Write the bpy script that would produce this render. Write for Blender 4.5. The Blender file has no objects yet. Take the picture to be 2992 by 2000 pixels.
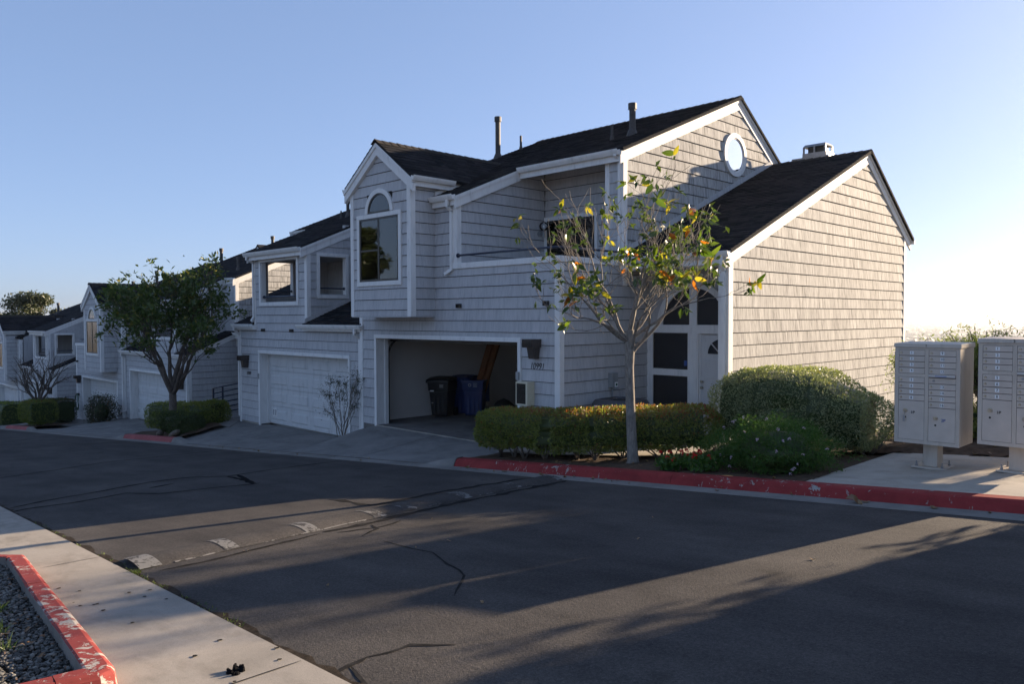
import bpy, bmesh, math, random
from mathutils import Vector, Matrix
R = random.Random(11)
scene = bpy.context.scene
col = scene.collection

# ------------------------------------------------------------------ camera
CAM = Vector((9.9973, -11.186, 2.6531))
cam_d = bpy.data.cameras.new('Camera')
cam = bpy.data.objects.new('Camera', cam_d)
col.objects.link(cam)
cam_d.sensor_width = 36.0
cam_d.lens = 27.4461
cam_d.clip_start = 0.1
cam_d.clip_end = 30000
_r, _u, _f = (0.703736, 0.710455, -0.003073), (-0.020523, 0.024652, 0.999485), (-0.710165, 0.703311, -0.031929)
cam.matrix_world = Matrix(((_r[0], _u[0], -_f[0], CAM.x), (_r[1], _u[1], -_f[1], CAM.y), (_r[2], _u[2], -_f[2], CAM.z), (0, 0, 0, 1)))
scene.camera = cam
# ------------------------------------------------------------------ sky, sun, exposure
SUN = Vector((0.25, 1.0, 0.242)).normalized()          # towards the sun
SUN_EL = math.asin(SUN.z)
SUN_AZ = math.atan2(SUN.x, SUN.y)                      # clockwise from +Y
world = bpy.data.worlds.new('World')
scene.world = world
world.use_nodes = True
wn = world.node_tree
bg = wn.nodes['Background']
sky = wn.nodes.new('ShaderNodeTexSky')
sky.sky_type = 'NISHITA'
sky.sun_disc = False
sky.sun_elevation = SUN_EL
sky.sun_rotation = SUN_AZ
sky.altitude = 120
sky.air_density = 0.7
sky.dust_density = 1.0
sky.ozone_density = 3.5
wb = wn.nodes.new('ShaderNodeMixRGB')                 # camera white balance of the whole sky
wb.blend_type = 'MULTIPLY'
wb.inputs[0].default_value = 1.0
wb.inputs[2].default_value = (0.93, 0.99, 1.20, 1)
gm = wn.nodes.new('ShaderNodeGamma')                   # the camera's soft tone curve on the sky
gm.inputs[1].default_value = 0.5
wn.links.new(sky.outputs[0], gm.inputs[0])
wn.links.new(gm.outputs[0], wb.inputs[1])
wn.links.new(wb.outputs[0], bg.inputs[0])
bg.inputs[1].default_value = 0.08
sun_d = bpy.data.lights.new('Sun', 'SUN')
sun_d.energy = 3.7
sun_d.color = (1.0, 0.79, 0.56)
sun_d.angle = math.radians(0.55)
sun_o = bpy.data.objects.new('Sun', sun_d)
sun_o.rotation_euler = (-SUN).to_track_quat('-Z', 'Y').to_euler()
sun_o.location = (0, 0, 60)
col.objects.link(sun_o)
scene.view_settings.view_transform = 'Standard'
scene.view_settings.look = 'None'
scene.view_settings.exposure = 2.2
scene.view_settings.gamma = 1.0
scene.view_settings.use_curve_mapping = False
scene.render.engine = 'CYCLES'

# ------------------------------------------------------------------ helpers
def tag(o, label=None, cat=None, group=None, kind=None):
    if label: o['label'] = label
    if cat: o['category'] = cat
    if group: o['group'] = group
    if kind: o['kind'] = kind
    return o

def empty(name, loc=(0, 0, 0), rz=0.0, parent=None):
    o = bpy.data.objects.new(name, None)
    o.empty_display_size = 0.3
    o.location = loc
    o.rotation_euler = (0, 0, rz)
    col.objects.link(o)
    if parent: o.parent = parent
    return o

def link(name, me, parent=None, loc=None, rot=None, scale=None):
    o = bpy.data.objects.new(name, me)
    col.objects.link(o)
    if parent: o.parent = parent
    if loc is not None: o.location = loc
    if rot is not None: o.rotation_euler = rot
    if scale is not None: o.scale = scale
    return o

class MB:
    """collects shapes; build() links them as one mesh object. fx maps a point into the parent's space"""
    def __init__(s, fx=None):
        s.v, s.f, s.m, s.k, s.fx = [], [], [], 0, fx
    def add(s, vs, fs):
        n = len(s.v)
        s.v += [tuple(p) for p in vs]
        s.f += [tuple(n + i for i in f) for f in fs]
        s.m += [s.k] * len(fs)
        return s
    def box(s, x0, x1, y0, y1, z0, z1):
        return s.hexa([(x0, y0, z0), (x1, y0, z0), (x1, y1, z0), (x0, y1, z0), (x0, y0, z1), (x1, y0, z1), (x1, y1, z1), (x0, y1, z1)])
    def hexa(s, p):
        return s.add(p, [(3, 2, 1, 0), (4, 5, 6, 7), (0, 1, 5, 4), (1, 2, 6, 5), (2, 3, 7, 6), (3, 0, 4, 7)])
    def prism(s, poly, vec):
        vec = Vector(vec); n = len(poly)
        a = [Vector(p) for p in poly]; b = [p + vec for p in a]
        return s.add(a + b, [tuple(range(n))[::-1], tuple(range(n, 2 * n))] + [(i, (i + 1) % n, n + (i + 1) % n, n + i) for i in range(n)])
    def tube(s, pts, rads, n=8, cap=True):
        pts = [Vector(p) for p in pts]
        if not hasattr(rads, '__len__'): rads = [rads] * len(pts)
        vs, fs = [], []
        t0 = (pts[1] - pts[0]).normalized()
        nx = t0.orthogonal().normalized()
        for i, p in enumerate(pts):
            t = ((pts[min(i + 1, len(pts) - 1)]) - pts[max(i - 1, 0)])
            t = t.normalized() if t.length > 1e-9 else t0
            nx = (nx - t * nx.dot(t))
            nx = nx.normalized() if nx.length > 1e-6 else t.orthogonal().normalized()
            ny = t.cross(nx)
            for j in range(n):
                a = 2 * math.pi * j / n
                vs.append(p + (nx * math.cos(a) + ny * math.sin(a)) * rads[i])
        for i in range(len(pts) - 1):
            for j in range(n):
                k = (j + 1) % n
                fs.append((i * n + j, i * n + k, (i + 1) * n + k, (i + 1) * n + j))
        if cap:
            fs.append(tuple(range(n))[::-1]); fs.append(tuple((len(pts) - 1) * n + j for j in range(n)))
        return s.add(vs, fs)
    def lathe(s, prof, c=(0, 0, 0), n=16, sq=None):
        vs, fs = [], []
        for r, z in prof:
            for j in range(n):
                a = 2 * math.pi * (j + .5) / n
                x, y = r * math.cos(a), r * math.sin(a)
                vs.append((c[0] + x, c[1] + y, c[2] + z))
        for i in range(len(prof) - 1):
            for j in range(n):
                k = (j + 1) % n
                fs.append((i * n + j, i * n + k, (i + 1) * n + k, (i + 1) * n + j))
        fs.append(tuple(range(n))[::-1]); fs.append(tuple((len(prof) - 1) * n + j for j in range(n)))
        return s.add(vs, fs)
    def bar(s, a, b, w, h, up=(0, 0, 1)):
        """box beam from a to b, w across, h along up, centred"""
        a, b = Vector(a), Vector(b); t = (b - a).normalized(); up = Vector(up)
        sd = t.cross(up).normalized() * (w / 2); uu = sd.cross(t).normalized() * (h / 2)
        return s.hexa([a - sd - uu, a + sd - uu, b + sd - uu, b - sd - uu, a - sd + uu, a + sd + uu, b + sd + uu, b - sd + uu])
    def mesh(s, name, mats, smooth=False, fix=True):
        me = bpy.data.meshes.new(name)
        vs = [s.fx(p) for p in s.v] if s.fx else s.v
        me.from_pydata([tuple(p) for p in vs], [], s.f)
        if not isinstance(mats, (list, tuple)): mats = [mats]
        for m in mats: me.materials.append(m)
        if len(mats) > 1: me.polygons.foreach_set('material_index', s.m)
        if smooth: me.polygons.foreach_set('use_smooth', [True] * len(s.f))
        if fix and len(s.f) < 30000:
            b = bmesh.new(); b.from_mesh(me)
            bmesh.ops.recalc_face_normals(b, faces=b.faces)
            b.to_mesh(me); b.free()
        me.update()
        return me
    def build(s, name, mats, parent=None, smooth=False, fix=True, loc=None, rot=None):
        return link(name, s.mesh(name, mats, smooth, fix), parent, loc, rot)

def soft(o, w=0.006, seg=2):
    m = o.modifiers.new('Bevel', 'BEVEL'); m.width = w; m.segments = seg; m.limit_method = 'ANGLE'
    return o

def clip(poly, a, b, c):
    """keep the part of a convex 2-D polygon where a*x+b*y <= c"""
    out = []
    for i in range(len(poly)):
        p, q = poly[i], poly[(i + 1) % len(poly)]
        dp, dq = a * p[0] + b * p[1] - c, a * q[0] + b * q[1] - c
        if dp <= 1e-9: out.append(p)
        if (dp < -1e-9 and dq > 1e-9) or (dp > 1e-9 and dq < -1e-9):
            t = dp / (dp - dq)
            out.append((p[0] + (q[0] - p[0]) * t, p[1] + (q[1] - p[1]) * t))
    return out
def area(p):
    return abs(sum(p[i][0] * p[(i + 1) % len(p)][1] - p[(i + 1) % len(p)][0] * p[i][1] for i in range(len(p)))) / 2

# ------------------------------------------------------------------ ground levels
YK, A0, SX, CS = -2.6, 0.058, 0.0793, 0.023
def zr(x, y):                                   # road surface
    return SX * x + A0 + CS * (YK - y)

# ------------------------------------------------------------------ materials
class NT:
    def __init__(s, name):
        s.m = bpy.data.materials.new(name); s.m.use_nodes = True
        s.t = s.m.node_tree; s.b = s.t.nodes['Principled BSDF']; s.out = s.t.nodes['Material Output']
    def n(s, kind, **kw):
        o = s.t.nodes.new('ShaderNode' + kind)
        for k, v in kw.items():
            if k.startswith('i_'):
                key = k[2:]; key = int(key) if key.isdigit() else key.replace('_', ' ')
                o.inputs[key].default_value = v
            else: setattr(o, k, v)
        return o
    def l(s, a, b): s.t.links.new(a, b)
    def pos(s, scale=(1, 1, 1)):
        g = s.n('NewGeometry'); m = s.n('Mapping'); m.inputs['Scale'].default_value = scale
        s.l(g.outputs['Position'], m.inputs['Vector']); return m.outputs[0]
    def noise(s, vec, scale, detail=3, rough=.55, dist=0.0):
        o = s.n('TexNoise', i_Scale=scale, i_Detail=detail, i_Roughness=rough, i_Distortion=dist)
        s.l(vec, o.inputs['Vector']); return o.outputs['Fac']
    def ramp(s, fac, stops, interp='LINEAR'):
        o = s.n('ValToRGB'); e = o.color_ramp.elements; o.color_ramp.interpolation = interp
        while len(e) < len(stops): e.new(0.5)
        for el, (p, c) in zip(e, stops):
            el.position = p; el.color = (c, c, c, 1) if not hasattr(c, '__len__') else (*c, 1)
        s.l(fac, o.inputs[0]); return o.outputs[0]
    def mix(s, fac, a, b, blend='MIX'):
        o = s.n('MixRGB', blend_type=blend)
        for i, v in ((0, fac), (1, a), (2, b)):
            if hasattr(v, 'is_linked') or hasattr(v, 'links'): s.l(v, o.inputs[i])
            elif i == 0: o.inputs[0].default_value = v
            else: o.inputs[i].default_value = (*v, 1)
        return o.outputs[0]
    def math(s, op, a, b=0.0):
        o = s.n('Math', operation=op)
        for i, v in ((0, a), (1, b)):
            if hasattr(v, 'links'): s.l(v, o.inputs[i])
            else: o.inputs[i].default_value = v
        return o.outputs[0]
    def bump(s, h, strength=.3, dist=.01, prev=None):
        o = s.n('Bump', i_Strength=strength, i_Distance=dist); s.l(h, o.inputs['Height'])
        if prev is not None: s.l(prev, o.inputs['Normal'])
        s.l(o.outputs[0], s.b.inputs['Normal']); return o.outputs[0]
    def base(s, c):
        if hasattr(c, 'links'): s.l(c, s.b.inputs['Base Color'])
        else: s.b.inputs['Base Color'].default_value = (*c, 1)
        return s
    def rough(s, v, spec=.5, metal=0.0):
        if hasattr(v, 'links'): s.l(v, s.b.inputs['Roughness'])
        else: s.b.inputs['Roughness'].default_value = v
        s.b.inputs['Specular IOR Level'].default_value = spec
        s.b.inputs['Metallic'].default_value = metal
        return s

def plain(name, c, rough=.6, spec=.4, metal=0., var=.12, scale=6, bump=0.):
    t = NT(name); p = t.pos(); f = t.noise(p, scale, 4)
    a = tuple(x * (1 - var) for x in c); b = tuple(min(1, x * (1 + var)) for x in c)
    t.base(t.ramp(f, [(.3, a), (.7, b)])).rough(rough, spec, metal)
    if bump: t.bump(t.noise(p, scale * 12, 3), bump, .004)
    return t.m

def m_siding(name, lo, hi, gv=.86, tone=.94):
    """shingle-pattern siding boards: random shingle widths, grooves, long weathered streaks, each board its own"""
    t = NT(name); oi = t.n('ObjectInfo')
    off = t.n('CombineXYZ'); r100 = t.math('MULTIPLY', oi.outputs['Random'], 60.0)
    for i in range(3): t.l(r100, off.inputs[i])
    def vec(sc):
        a = t.n('VectorMath', operation='ADD'); t.l(t.pos(sc), a.inputs[0]); t.l(off.outputs[0], a.inputs[1]); return a.outputs[0]
    st = t.noise(vec((1, 1, .07)), 13, 4, .6); st2 = t.noise(vec((1, 1, .03)), 46, 4, .65)
    big = t.noise(t.pos((1, 1, .5)), 1.3, 3, .6)
    sep = t.n('SeparateXYZ'); t.l(t.pos(), sep.inputs[0])
    w = t.math('ADD', t.math('MULTIPLY', t.math('ADD', sep.outputs[0], sep.outputs[1]), 5.2), r100)
    ve = t.n('TexVoronoi', voronoi_dimensions='1D', feature='DISTANCE_TO_EDGE', i_Scale=1.0); t.l(w, ve.inputs['W'])
    vc = t.n('TexVoronoi', voronoi_dimensions='1D', feature='F1', i_Scale=1.0); t.l(w, vc.inputs['W'])
    groove = t.ramp(ve.outputs['Distance'], [(.0, 0.0), (.035, 1.0)])
    k = t.math('ADD', t.math('MULTIPLY', st, .5), t.math('MULTIPLY', st2, .5))
    c = t.ramp(k, [(.36, lo), (.45, tuple((a * .45 + b * .55) for a, b in zip(lo, hi))), (.58, hi)])
    c = t.mix(1.0, c, t.ramp(vc.outputs['Color'], [(0, (tone, tone, tone)), (1, (1.03, 1.03, 1.03))]), 'MULTIPLY')
    c = t.mix(1.0, c, t.ramp(groove, [(0, (gv, gv, gv)), (1, (1, 1, 1))]), 'MULTIPLY')
    c = t.mix(.5, c, t.ramp(big, [(.3, (.80, .80, .81)), (.7, (1, 1, 1))]), 'MULTIPLY')
    c = t.mix(1.0, c, t.ramp(oi.outputs['Random'], [(0, (.92, .92, .925)), (1, (1.0, 1.0, 1.0))]), 'MULTIPLY')
    t.base(c).rough(.8, .06)
    t.bump(t.math('ADD', k, t.math('MULTIPLY', groove, .3)), .28, .004)
    return t.m

def m_trim(name, c=(.76, .75, .725)):
    t = NT(name); p = t.pos()
    d = t.noise(t.pos((1, 1, .25)), 7, 5, .65)
    g = t.noise(t.pos((1, 1, .08)), 60, 3)
    cc = t.ramp(d, [(.28, tuple(x * .74 for x in c)), (.45, tuple(x * .94 for x in c)), (.75, c)])
    cc = t.mix(.3, cc, t.ramp(g, [(.35, (.86, .85, .84)), (.6, (1, 1, 1))]), 'MULTIPLY')
    t.base(cc).rough(.6, .15); t.bump(g, .18, .003)
    return t.m

def m_shingle(name, lo=(.011, .0115, .0135), hi=(.033, .033, .036)):
    t = NT(name); g = t.n('NewGeometry'); p = t.pos()
    c = t.ramp(g.outputs['Random Per Island'], [(0, lo), (.5, tuple((a + b) / 2 for a, b in zip(lo, hi))), (1, hi)])
    c = t.mix(.5, c, t.ramp(t.noise(p, 140, 2), [(.3, (.6, .6, .6)), (.7, (1.25, 1.22, 1.2))]), 'MULTIPLY')
    t.base(c).rough(.95, .05); t.bump(t.noise(p, 180, 2), .4, .003)
    return t.m

def m_asphalt():
    t = NT('asphalt'); p = t.pos()
    f = t.noise(p, 150, 2, .7); f2 = t.noise(p, 48, 3, .75); b = t.noise(p, .8, 5, .62); w = t.noise(t.pos((.35, 1, 1)), 2.3, 5, .65)
    lane = t.noise(t.pos((.06, 1, 1)), 1.25, 2, .5)
    sp = t.n('TexVoronoi', i_Scale=58.0); t.l(p, sp.inputs['Vector'])
    sd = t.n('TexVoronoi', i_Scale=31.0); t.l(p, sd.inputs['Vector'])
    c = t.ramp(b, [(.28, (.056, .053, .052)), (.55, (.076, .071, .068)), (.75, (.094, .087, .081))])
    c = t.mix(.75, c, t.ramp(f, [(.3, (.55, .55, .55)), (.6, (1.1, 1.1, 1.1)), (.8, (1.6, 1.55, 1.5))]), 'MULTIPLY')
    c = t.mix(.8, c, t.ramp(f2, [(.32, (.62, .62, .63)), (.52, (1, 1, 1)), (.72, (1.5, 1.47, 1.42))]), 'MULTIPLY')
    c = t.mix(.8, c, t.ramp(w, [(.32, (.70, .70, .71)), (.62, (1.08, 1.07, 1.06))]), 'MULTIPLY')
    c = t.mix(.7, c, t.ramp(lane, [(.35, (.82, .82, .83)), (.6, (1.10, 1.09, 1.07))]), 'MULTIPLY')
    grit = t.ramp(sp.outputs['Distance'], [(.0, 1.0), (.20, 0.0)]); pick = t.ramp(sp.outputs['Color'], [(.80, 0.0), (.86, 1.0)])
    c = t.mix(t.math('MULTIPLY', grit, pick), c, (.24, .22, .20))
    hole = t.ramp(sd.outputs['Distance'], [(.0, 1.0), (.22, 0.0)]); pick2 = t.ramp(sd.outputs['Color'], [(.70, 0.0), (.8, .8)])
    c = t.mix(t.math('MULTIPLY', hole, pick2), c, (.016, .015, .015))
    oil = t.ramp(t.noise(p, 1.7, 2, .4), [(.70, 0.0), (.78, .55)])
    c = t.mix(oil, c, (.018, .017, .017))
    t.base(c).rough(.92, .10)
    h = t.math('ADD', t.math('MULTIPLY', f, .6), f2); t.bump(h, .6, .008)
    return t.m

def m_concrete(name, lo, hi, stain=.6, scale=1.0):
    t = NT(name); p = t.pos()
    b = t.noise(p, 1.1 * scale, 6, .65, .4); f = t.noise(p, 160, 3, .7); s = t.noise(t.pos((.5, 1, 1)), 3.7 * scale, 5, .7)
    c = t.ramp(b, [(.28, lo), (.62, hi)])
    c = t.mix(stain, c, t.ramp(s, [(.30, (.62, .61, .59)), (.5, (1, 1, 1))]), 'MULTIPLY')
    c = t.mix(.7, c, t.ramp(f, [(.28, (.62, .62, .61)), (.5, (1, 1, 1)), (.75, (1.16, 1.15, 1.13))]), 'MULTIPLY')
    t.base(c).rough(.92, .08); t.bump(f, .4, .004)
    return t.m

def m_redpaint(name, red=(.33, .045, .045), chips=.62, conc=(.36, .34, .31)):
    t = NT(name); p = t.pos()
    n1 = t.noise(t.pos((1.6, 1.6, 1)), 6.5, 8, .74, .7); n2 = t.noise(p, 1.1, 3); n3 = t.noise(p, 70, 3)
    k = t.math('ADD', n1, t.math('MULTIPLY', t.math('SUBTRACT', n2, .5), .40))
    m = t.ramp(k, [(chips, 0.0), (chips + .012, 1.0)])
    rc = t.ramp(t.noise(p, 3.3, 5, .7), [(.3, tuple(x * .72 for x in red)), (.7, tuple(x * 1.12 for x in red))])
    cc = t.ramp(n3, [(.3, tuple(x * .75 for x in conc)), (.7, tuple(x * 1.1 for x in conc))])
    t.base(t.mix(m, rc, cc)).rough(.75, .15)
    bb = t.bump(n3, .22, .003); t.bump(t.math('MULTIPLY', m, -1.0), .5, .004, bb)
    return t.m

def m_leaf(name, a, b, trans=.35, rough=.42, tcol=None):
    t = NT(name); g = t.n('NewGeometry')
    c = t.ramp(g.outputs['Random Per Island'], [(0, a), (1, b)])
    t.base(c).rough(rough, .45)
    tr = t.n('BsdfTranslucent'); mx = t.n('MixShader', i_0=trans)
    tc = t.mix(1.0, c, tcol or (1.5, 1.5, .7), 'MULTIPLY')
    t.l(tc, tr.inputs['Color']); t.l(t.b.outputs[0], mx.inputs[1]); t.l(tr.outputs[0], mx.inputs[2])
    t.l(mx.outputs[0], t.out.inputs['Surface'])
    return t.m

def m_leaf_obj(name, a, b, trans=.4):
    t = NT(name); g = t.n('ObjectInfo')
    c = t.ramp(g.outputs['Random'], [(0, a), (1, b)])
    t.base(c).rough(.36, .5)
    tr = t.n('BsdfTranslucent'); mx = t.n('MixShader', i_0=trans)
    t.l(t.mix(1.0, c, (1.5, 1.5, .6), 'MULTIPLY'), tr.inputs['Color']); t.l(t.b.outputs[0], mx.inputs[1]); t.l(tr.outputs[0], mx.inputs[2])
    t.l(mx.outputs[0], t.out.inputs['Surface'])
    return t.m

def m_bark(name, lo, hi, zs=.35):
    t = NT(name); n = t.noise(t.pos((1, 1, zs)), 30, 5, .65); b = t.noise(t.pos(), 5, 4)
    c = t.ramp(n, [(.3, lo), (.7, hi)])
    c = t.mix(.6, c, t.ramp(b, [(.35, (.7, .7, .7)), (.65, (1.1, 1.1, 1.08))]), 'MULTIPLY')
    t.base(c).rough(.9, .2); t.bump(n, .6, .008)
    return t.m

def m_glass(name, tint=(.9, .92, .95), rough=.02, extra=0.0):
    t = NT(name); tr = t.n('BsdfTransparent'); gl = t.n('BsdfGlossy'); fr = t.n('Fresnel', i_IOR=1.55); mx = t.n('MixShader')
    tr.inputs[0].default_value = (*tint, 1); gl.inputs['Roughness'].default_value = rough
    w = t.n('Bump', i_Strength=.06, i_Distance=.02); t.l(t.noise(t.pos(), 2.2, 2), w.inputs['Height']); t.l(w.outputs[0], gl.inputs['Normal'])
    f = t.math('ADD', t.math('MULTIPLY', fr.outputs[0], 1.7), extra)
    t.l(f, mx.inputs[0]); t.l(tr.outputs[0], mx.inputs[1]); t.l(gl.outputs[0], mx.inputs[2]); t.l(mx.outputs[0], t.out.inputs['Surface'])
    return t.m

M = {}
M['siding'] = m_siding('siding_paint', (.40, .40, .405), (.53, .525, .52), .95, .98)
M['siding_w'] = m_siding('siding_paint_weathered', (.195, .188, .18), (.54, .53, .505), .62, .82)
M['gap_shade'] = plain('course_gap_shade', (.035, .033, .032), .9, .1)  # dark wall backing; its colour deepens the shadow line between siding courses
M['trim'] = m_trim('white_trim')
M['door_white'] = m_trim('white_door', (.60, .60, .59))
M['shingle'] = m_shingle('asphalt_shingle')
M['ridge'] = m_shingle('ridge_shingle', (.028, .026, .025), (.06, .055, .05))
M['asphalt'] = m_asphalt()
M['seal'] = plain('crack_sealant', (.011, .011, .012), .95, .02, var=.3)
M['worn'] = plain('worn_asphalt', (.030, .029, .028), .98, .0, var=.35, scale=9, bump=.5)
M['conc'] = m_concrete('driveway_concrete', (.15, .146, .14), (.235, .225, .212))
M['conc_d'] = m_concrete('gutter_concrete', (.15, .145, .135), (.25, .235, .215))
M['conc_w'] = m_concrete('apron_concrete', (.25, .23, .20), (.36, .325, .28), .6)
M['slab'] = m_concrete('slab_concrete', (.33, .30, .255), (.47, .42, .355), .5)
M['garage_floor'] = m_concrete('garage_floor', (.11, .105, .10), (.19, .18, .17), .7)
M['red'] = m_redpaint('red_kerb_paint', (.27, .035, .035), chips=.63)
M['red2'] = m_redpaint('red_kerb_paint_worn', (.26, .05, .044), .555, (.40, .37, .33))
M['red_old'] = m_redpaint('red_kerb_paint_faded', (.33, .085, .085), .66)
M['paint_w'] = m_redpaint('white_road_paint', (.18, .177, .17), .49, (.055, .052, .05))
M['paint_w2'] = m_redpaint('white_road_paint_thin', (.17, .165, .16), .455, (.05, .047, .045))
M['soil'] = plain('soil', (.085, .058, .040), .95, .1, var=.4, scale=9, bump=1.0)
M['dirt'] = plain('dirt_strip', (.035, .027, .02), .95, .1, var=.5, scale=20, bump=1.0)
M['terrain'] = plain('dry_hillside', (.10, .085, .055), .95, .1, var=.35, scale=.05)
M['drywall'] = plain('drywall', (.58, .55, .51), .9, .05, var=.05, scale=1.2)
M['pipe'] = plain('vent_pipe_metal', (.05, .045, .042), .55, .4, var=.35, scale=14)
M['galv'] = plain('galvanised_metal', (.30, .30, .30), .4, .5, .6, var=.2, scale=9)
M['dark'] = plain('dark_bronze_frame', (.022, .018, .015), .4, .5)
M['rail'] = plain('navy_rail_paint', (.018, .028, .055), .35, .5, var=.2)
M['screen'] = plain('sun_screen_mesh', (.020, .022, .026), .55, .3, var=.1)
M['void'] = plain('dark_room_backing', (.06, .058, .055), .9, .1)  # dark sheet standing in for the dim room behind the glass
M['blind'] = plain('blind_slat', (.38, .37, .34), .6, .3, var=.06)
M['glass'] = m_glass('window_glass')
M['bulb'] = m_glass('clear_globe_glass', (.95, .96, .97), .03)
M['mirror'] = m_glass('round_window_glass', (.8, .82, .85), .015, .9)
M['lamp_smoke'] = plain('smoked_lamp_plastic', (.055, .045, .04), .3, .5, var=.3, scale=20)
M['cream'] = plain('cream_cabinet', (.58, .53, .39), .5, .4, var=.08)
M['beige'] = m_trim('beige_mailbox_paint', (.57, .50, .42))
M['beige_in'] = plain('beige_mailbox_door', (.54, .47, .40), .55, .2, var=.08, scale=5)
M['seam'] = plain('dark_seam', (.03, .028, .026), .7, .2)
M['white'] = plain('white_label', (.80, .80, .79), .5, .3, var=.04)
M['ink'] = plain('black_ink', (.012, .012, .014), .5, .3)
M['blue_ink'] = plain('blue_print', (.05, .10, .30), .5, .3)
M['brass'] = plain('lock_metal', (.42, .38, .30), .32, .5, .9)
M['bin_black'] = plain('black_bin_plastic', (.012, .012, .013), .45, .4)
M['bin_blue'] = plain('blue_bin_plastic', (.008, .024, .10), .45, .4)
M['print_g'] = plain('grey_print', (.28, .29, .30), .6, .3)
M['wood'] = m_bark('reddish_wood', (.13, .05, .022), (.24, .10, .045), .05)
M['acmetal'] = plain('condenser_metal', (.06, .06, .065), .5, .4)
M['ext_red'] = plain('extinguisher_red', (.45, .02, .02), .3, .5)
M['yellow'] = plain('yellow_tag', (.7, .55, .05), .5, .4)
M['elec'] = plain('grey_electrical_box', (.27, .28, .28), .5, .4)
M['hose'] = plain('green_hose', (.02, .09, .06), .4, .5)
M['bark'] = m_bark('pale_bark', (.13, .115, .10), (.29, .262, .23))
M['bark_d'] = m_bark('dark_bark', (.07, .055, .045), (.16, .13, .11))
M['twig'] = m_bark('twig_bark', (.10, .085, .07), (.24, .21, .18))
M['gravel'] = None
t = NT('gravel_stone'); g = t.n('NewGeometry')
t.base(t.ramp(g.outputs['Random Per Island'], [(0, (.035, .033, .03)), (.45, (.10, .093, .083)), (.8, (.17, .165, .15)), (.92, (.24, .22, .19)), (1, (.20, .10, .05))])).rough(.75, .35)
t.bump(t.noise(t.pos(), 160, 3), .4, .003); M['gravel'] = t.m
M['rock'] = plain('garden_rock', (.17, .14, .11), .9, .2, var=.3, scale=8, bump=.8)
M['lf_box'] = m_leaf('hedge_leaf_green', (.085, .115, .022), (.22, .25, .055))
M['lf_red'] = m_leaf('hedge_leaf_new_red', (.20, .055, .020), (.26, .13, .04))
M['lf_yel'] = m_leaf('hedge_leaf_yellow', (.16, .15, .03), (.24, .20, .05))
M['lf_pit'] = m_leaf('pittosporum_leaf', (.13, .165, .075), (.32, .35, .19), .28, .38)
M['lf_fern'] = m_leaf('fern_leaf', (.028, .085, .014), (.08, .16, .028), .4)
M['lf_mag'] = m_leaf('magnolia_leaf', (.036, .066, .016), (.085, .125, .028), .3, .34)
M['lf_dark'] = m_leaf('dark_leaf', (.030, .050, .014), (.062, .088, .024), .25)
M['lf_euc'] = m_leaf('eucalyptus_leaf', (.030, .044, .020), (.085, .095, .04), .25)
M['lf_pep'] = m_leaf('pepper_leaf', (.09, .13, .03), (.19, .23, .06), .5)
M['lf_nan'] = m_leaf('nandina_leaf', (.020, .032, .013), (.065, .060, .028), .25)
M['lg_green'] = m_leaf_obj('magnolia_leaf_green', (.045, .085, .014), (.12, .17, .022))
M['lg_yel'] = m_leaf_obj('magnolia_leaf_yellow', (.24, .23, .03), (.34, .28, .04))
M['lg_orange'] = m_leaf_obj('magnolia_leaf_orange', (.38, .13, .02), (.30, .09, .02))
M['dry'] = m_leaf_obj('dry_leaf', (.17, .09, .035), (.24, .15, .06), .15)
M['pet_red'] = m_leaf('red_petal', (.50, .01, .015), (.62, .03, .03), .3)
M['pet_mag'] = m_leaf('magenta_petal', (.40, .01, .14), (.5, .03, .2), .3)
M['pet_lil'] = m_leaf('lilac_petal', (.42, .30, .45), (.6, .48, .62), .3)
M['grass'] = m_leaf('grass_blade', (.05, .10, .02), (.14, .17, .05), .35)
M['cloth_red'] = plain('red_scrap', (.35, .03, .03), .6, .3)

# ================================================================== building kit
class Fr:
    """a townhouse: its Empty and the mirror-able map from drawing x to the Empty's own x"""
    def __init__(s, root, ox, m): s.root, s.ox, s.m = root, ox, m
    def __call__(s, p): return (s.m * (p[0] - s.ox), p[1], p[2])
    def mb(s): return MB(s)

class Pl:
    """vertical plane: origin, horizontal direction A, outward normal N"""
    def __init__(s, F, O, A, N): s.F, s.O, s.A, s.N = F, O, A, N
    def P(s, a, z, d=0.0):
        return (s.O[0] + s.A[0] * a + s.N[0] * d, s.O[1] + s.A[1] * a + s.N[1] * d, z)
    def box(s, mb, a0, a1, z0, z1, d0, d1):
        return mb.hexa([s.P(a0, z0, d0), s.P(a1, z0, d0), s.P(a1, z0, d1), s.P(a0, z0, d1), s.P(a0, z1, d0), s.P(a1, z1, d0), s.P(a1, z1, d1), s.P(a0, z1, d1)])
    def poly(s, mb, pts, d0, d1):
        mb.prism([s.P(a, z, d0) for a, z in pts], Vector(s.P(0, 0, d1)) - Vector(s.P(0, 0, d0)))
        return mb

def one(F, name, mat, parent, fn, bev=0.0, smooth=False):
    mb = F.mb(); fn(mb); o = mb.build(name, mat, parent or F.root, smooth)
    if bev: soft(o, bev)
    return o

def rect(a0, a1, z0, z1): return [(a0, z0), (a1, z0), (a1, z1), (a0, z1)]

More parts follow.
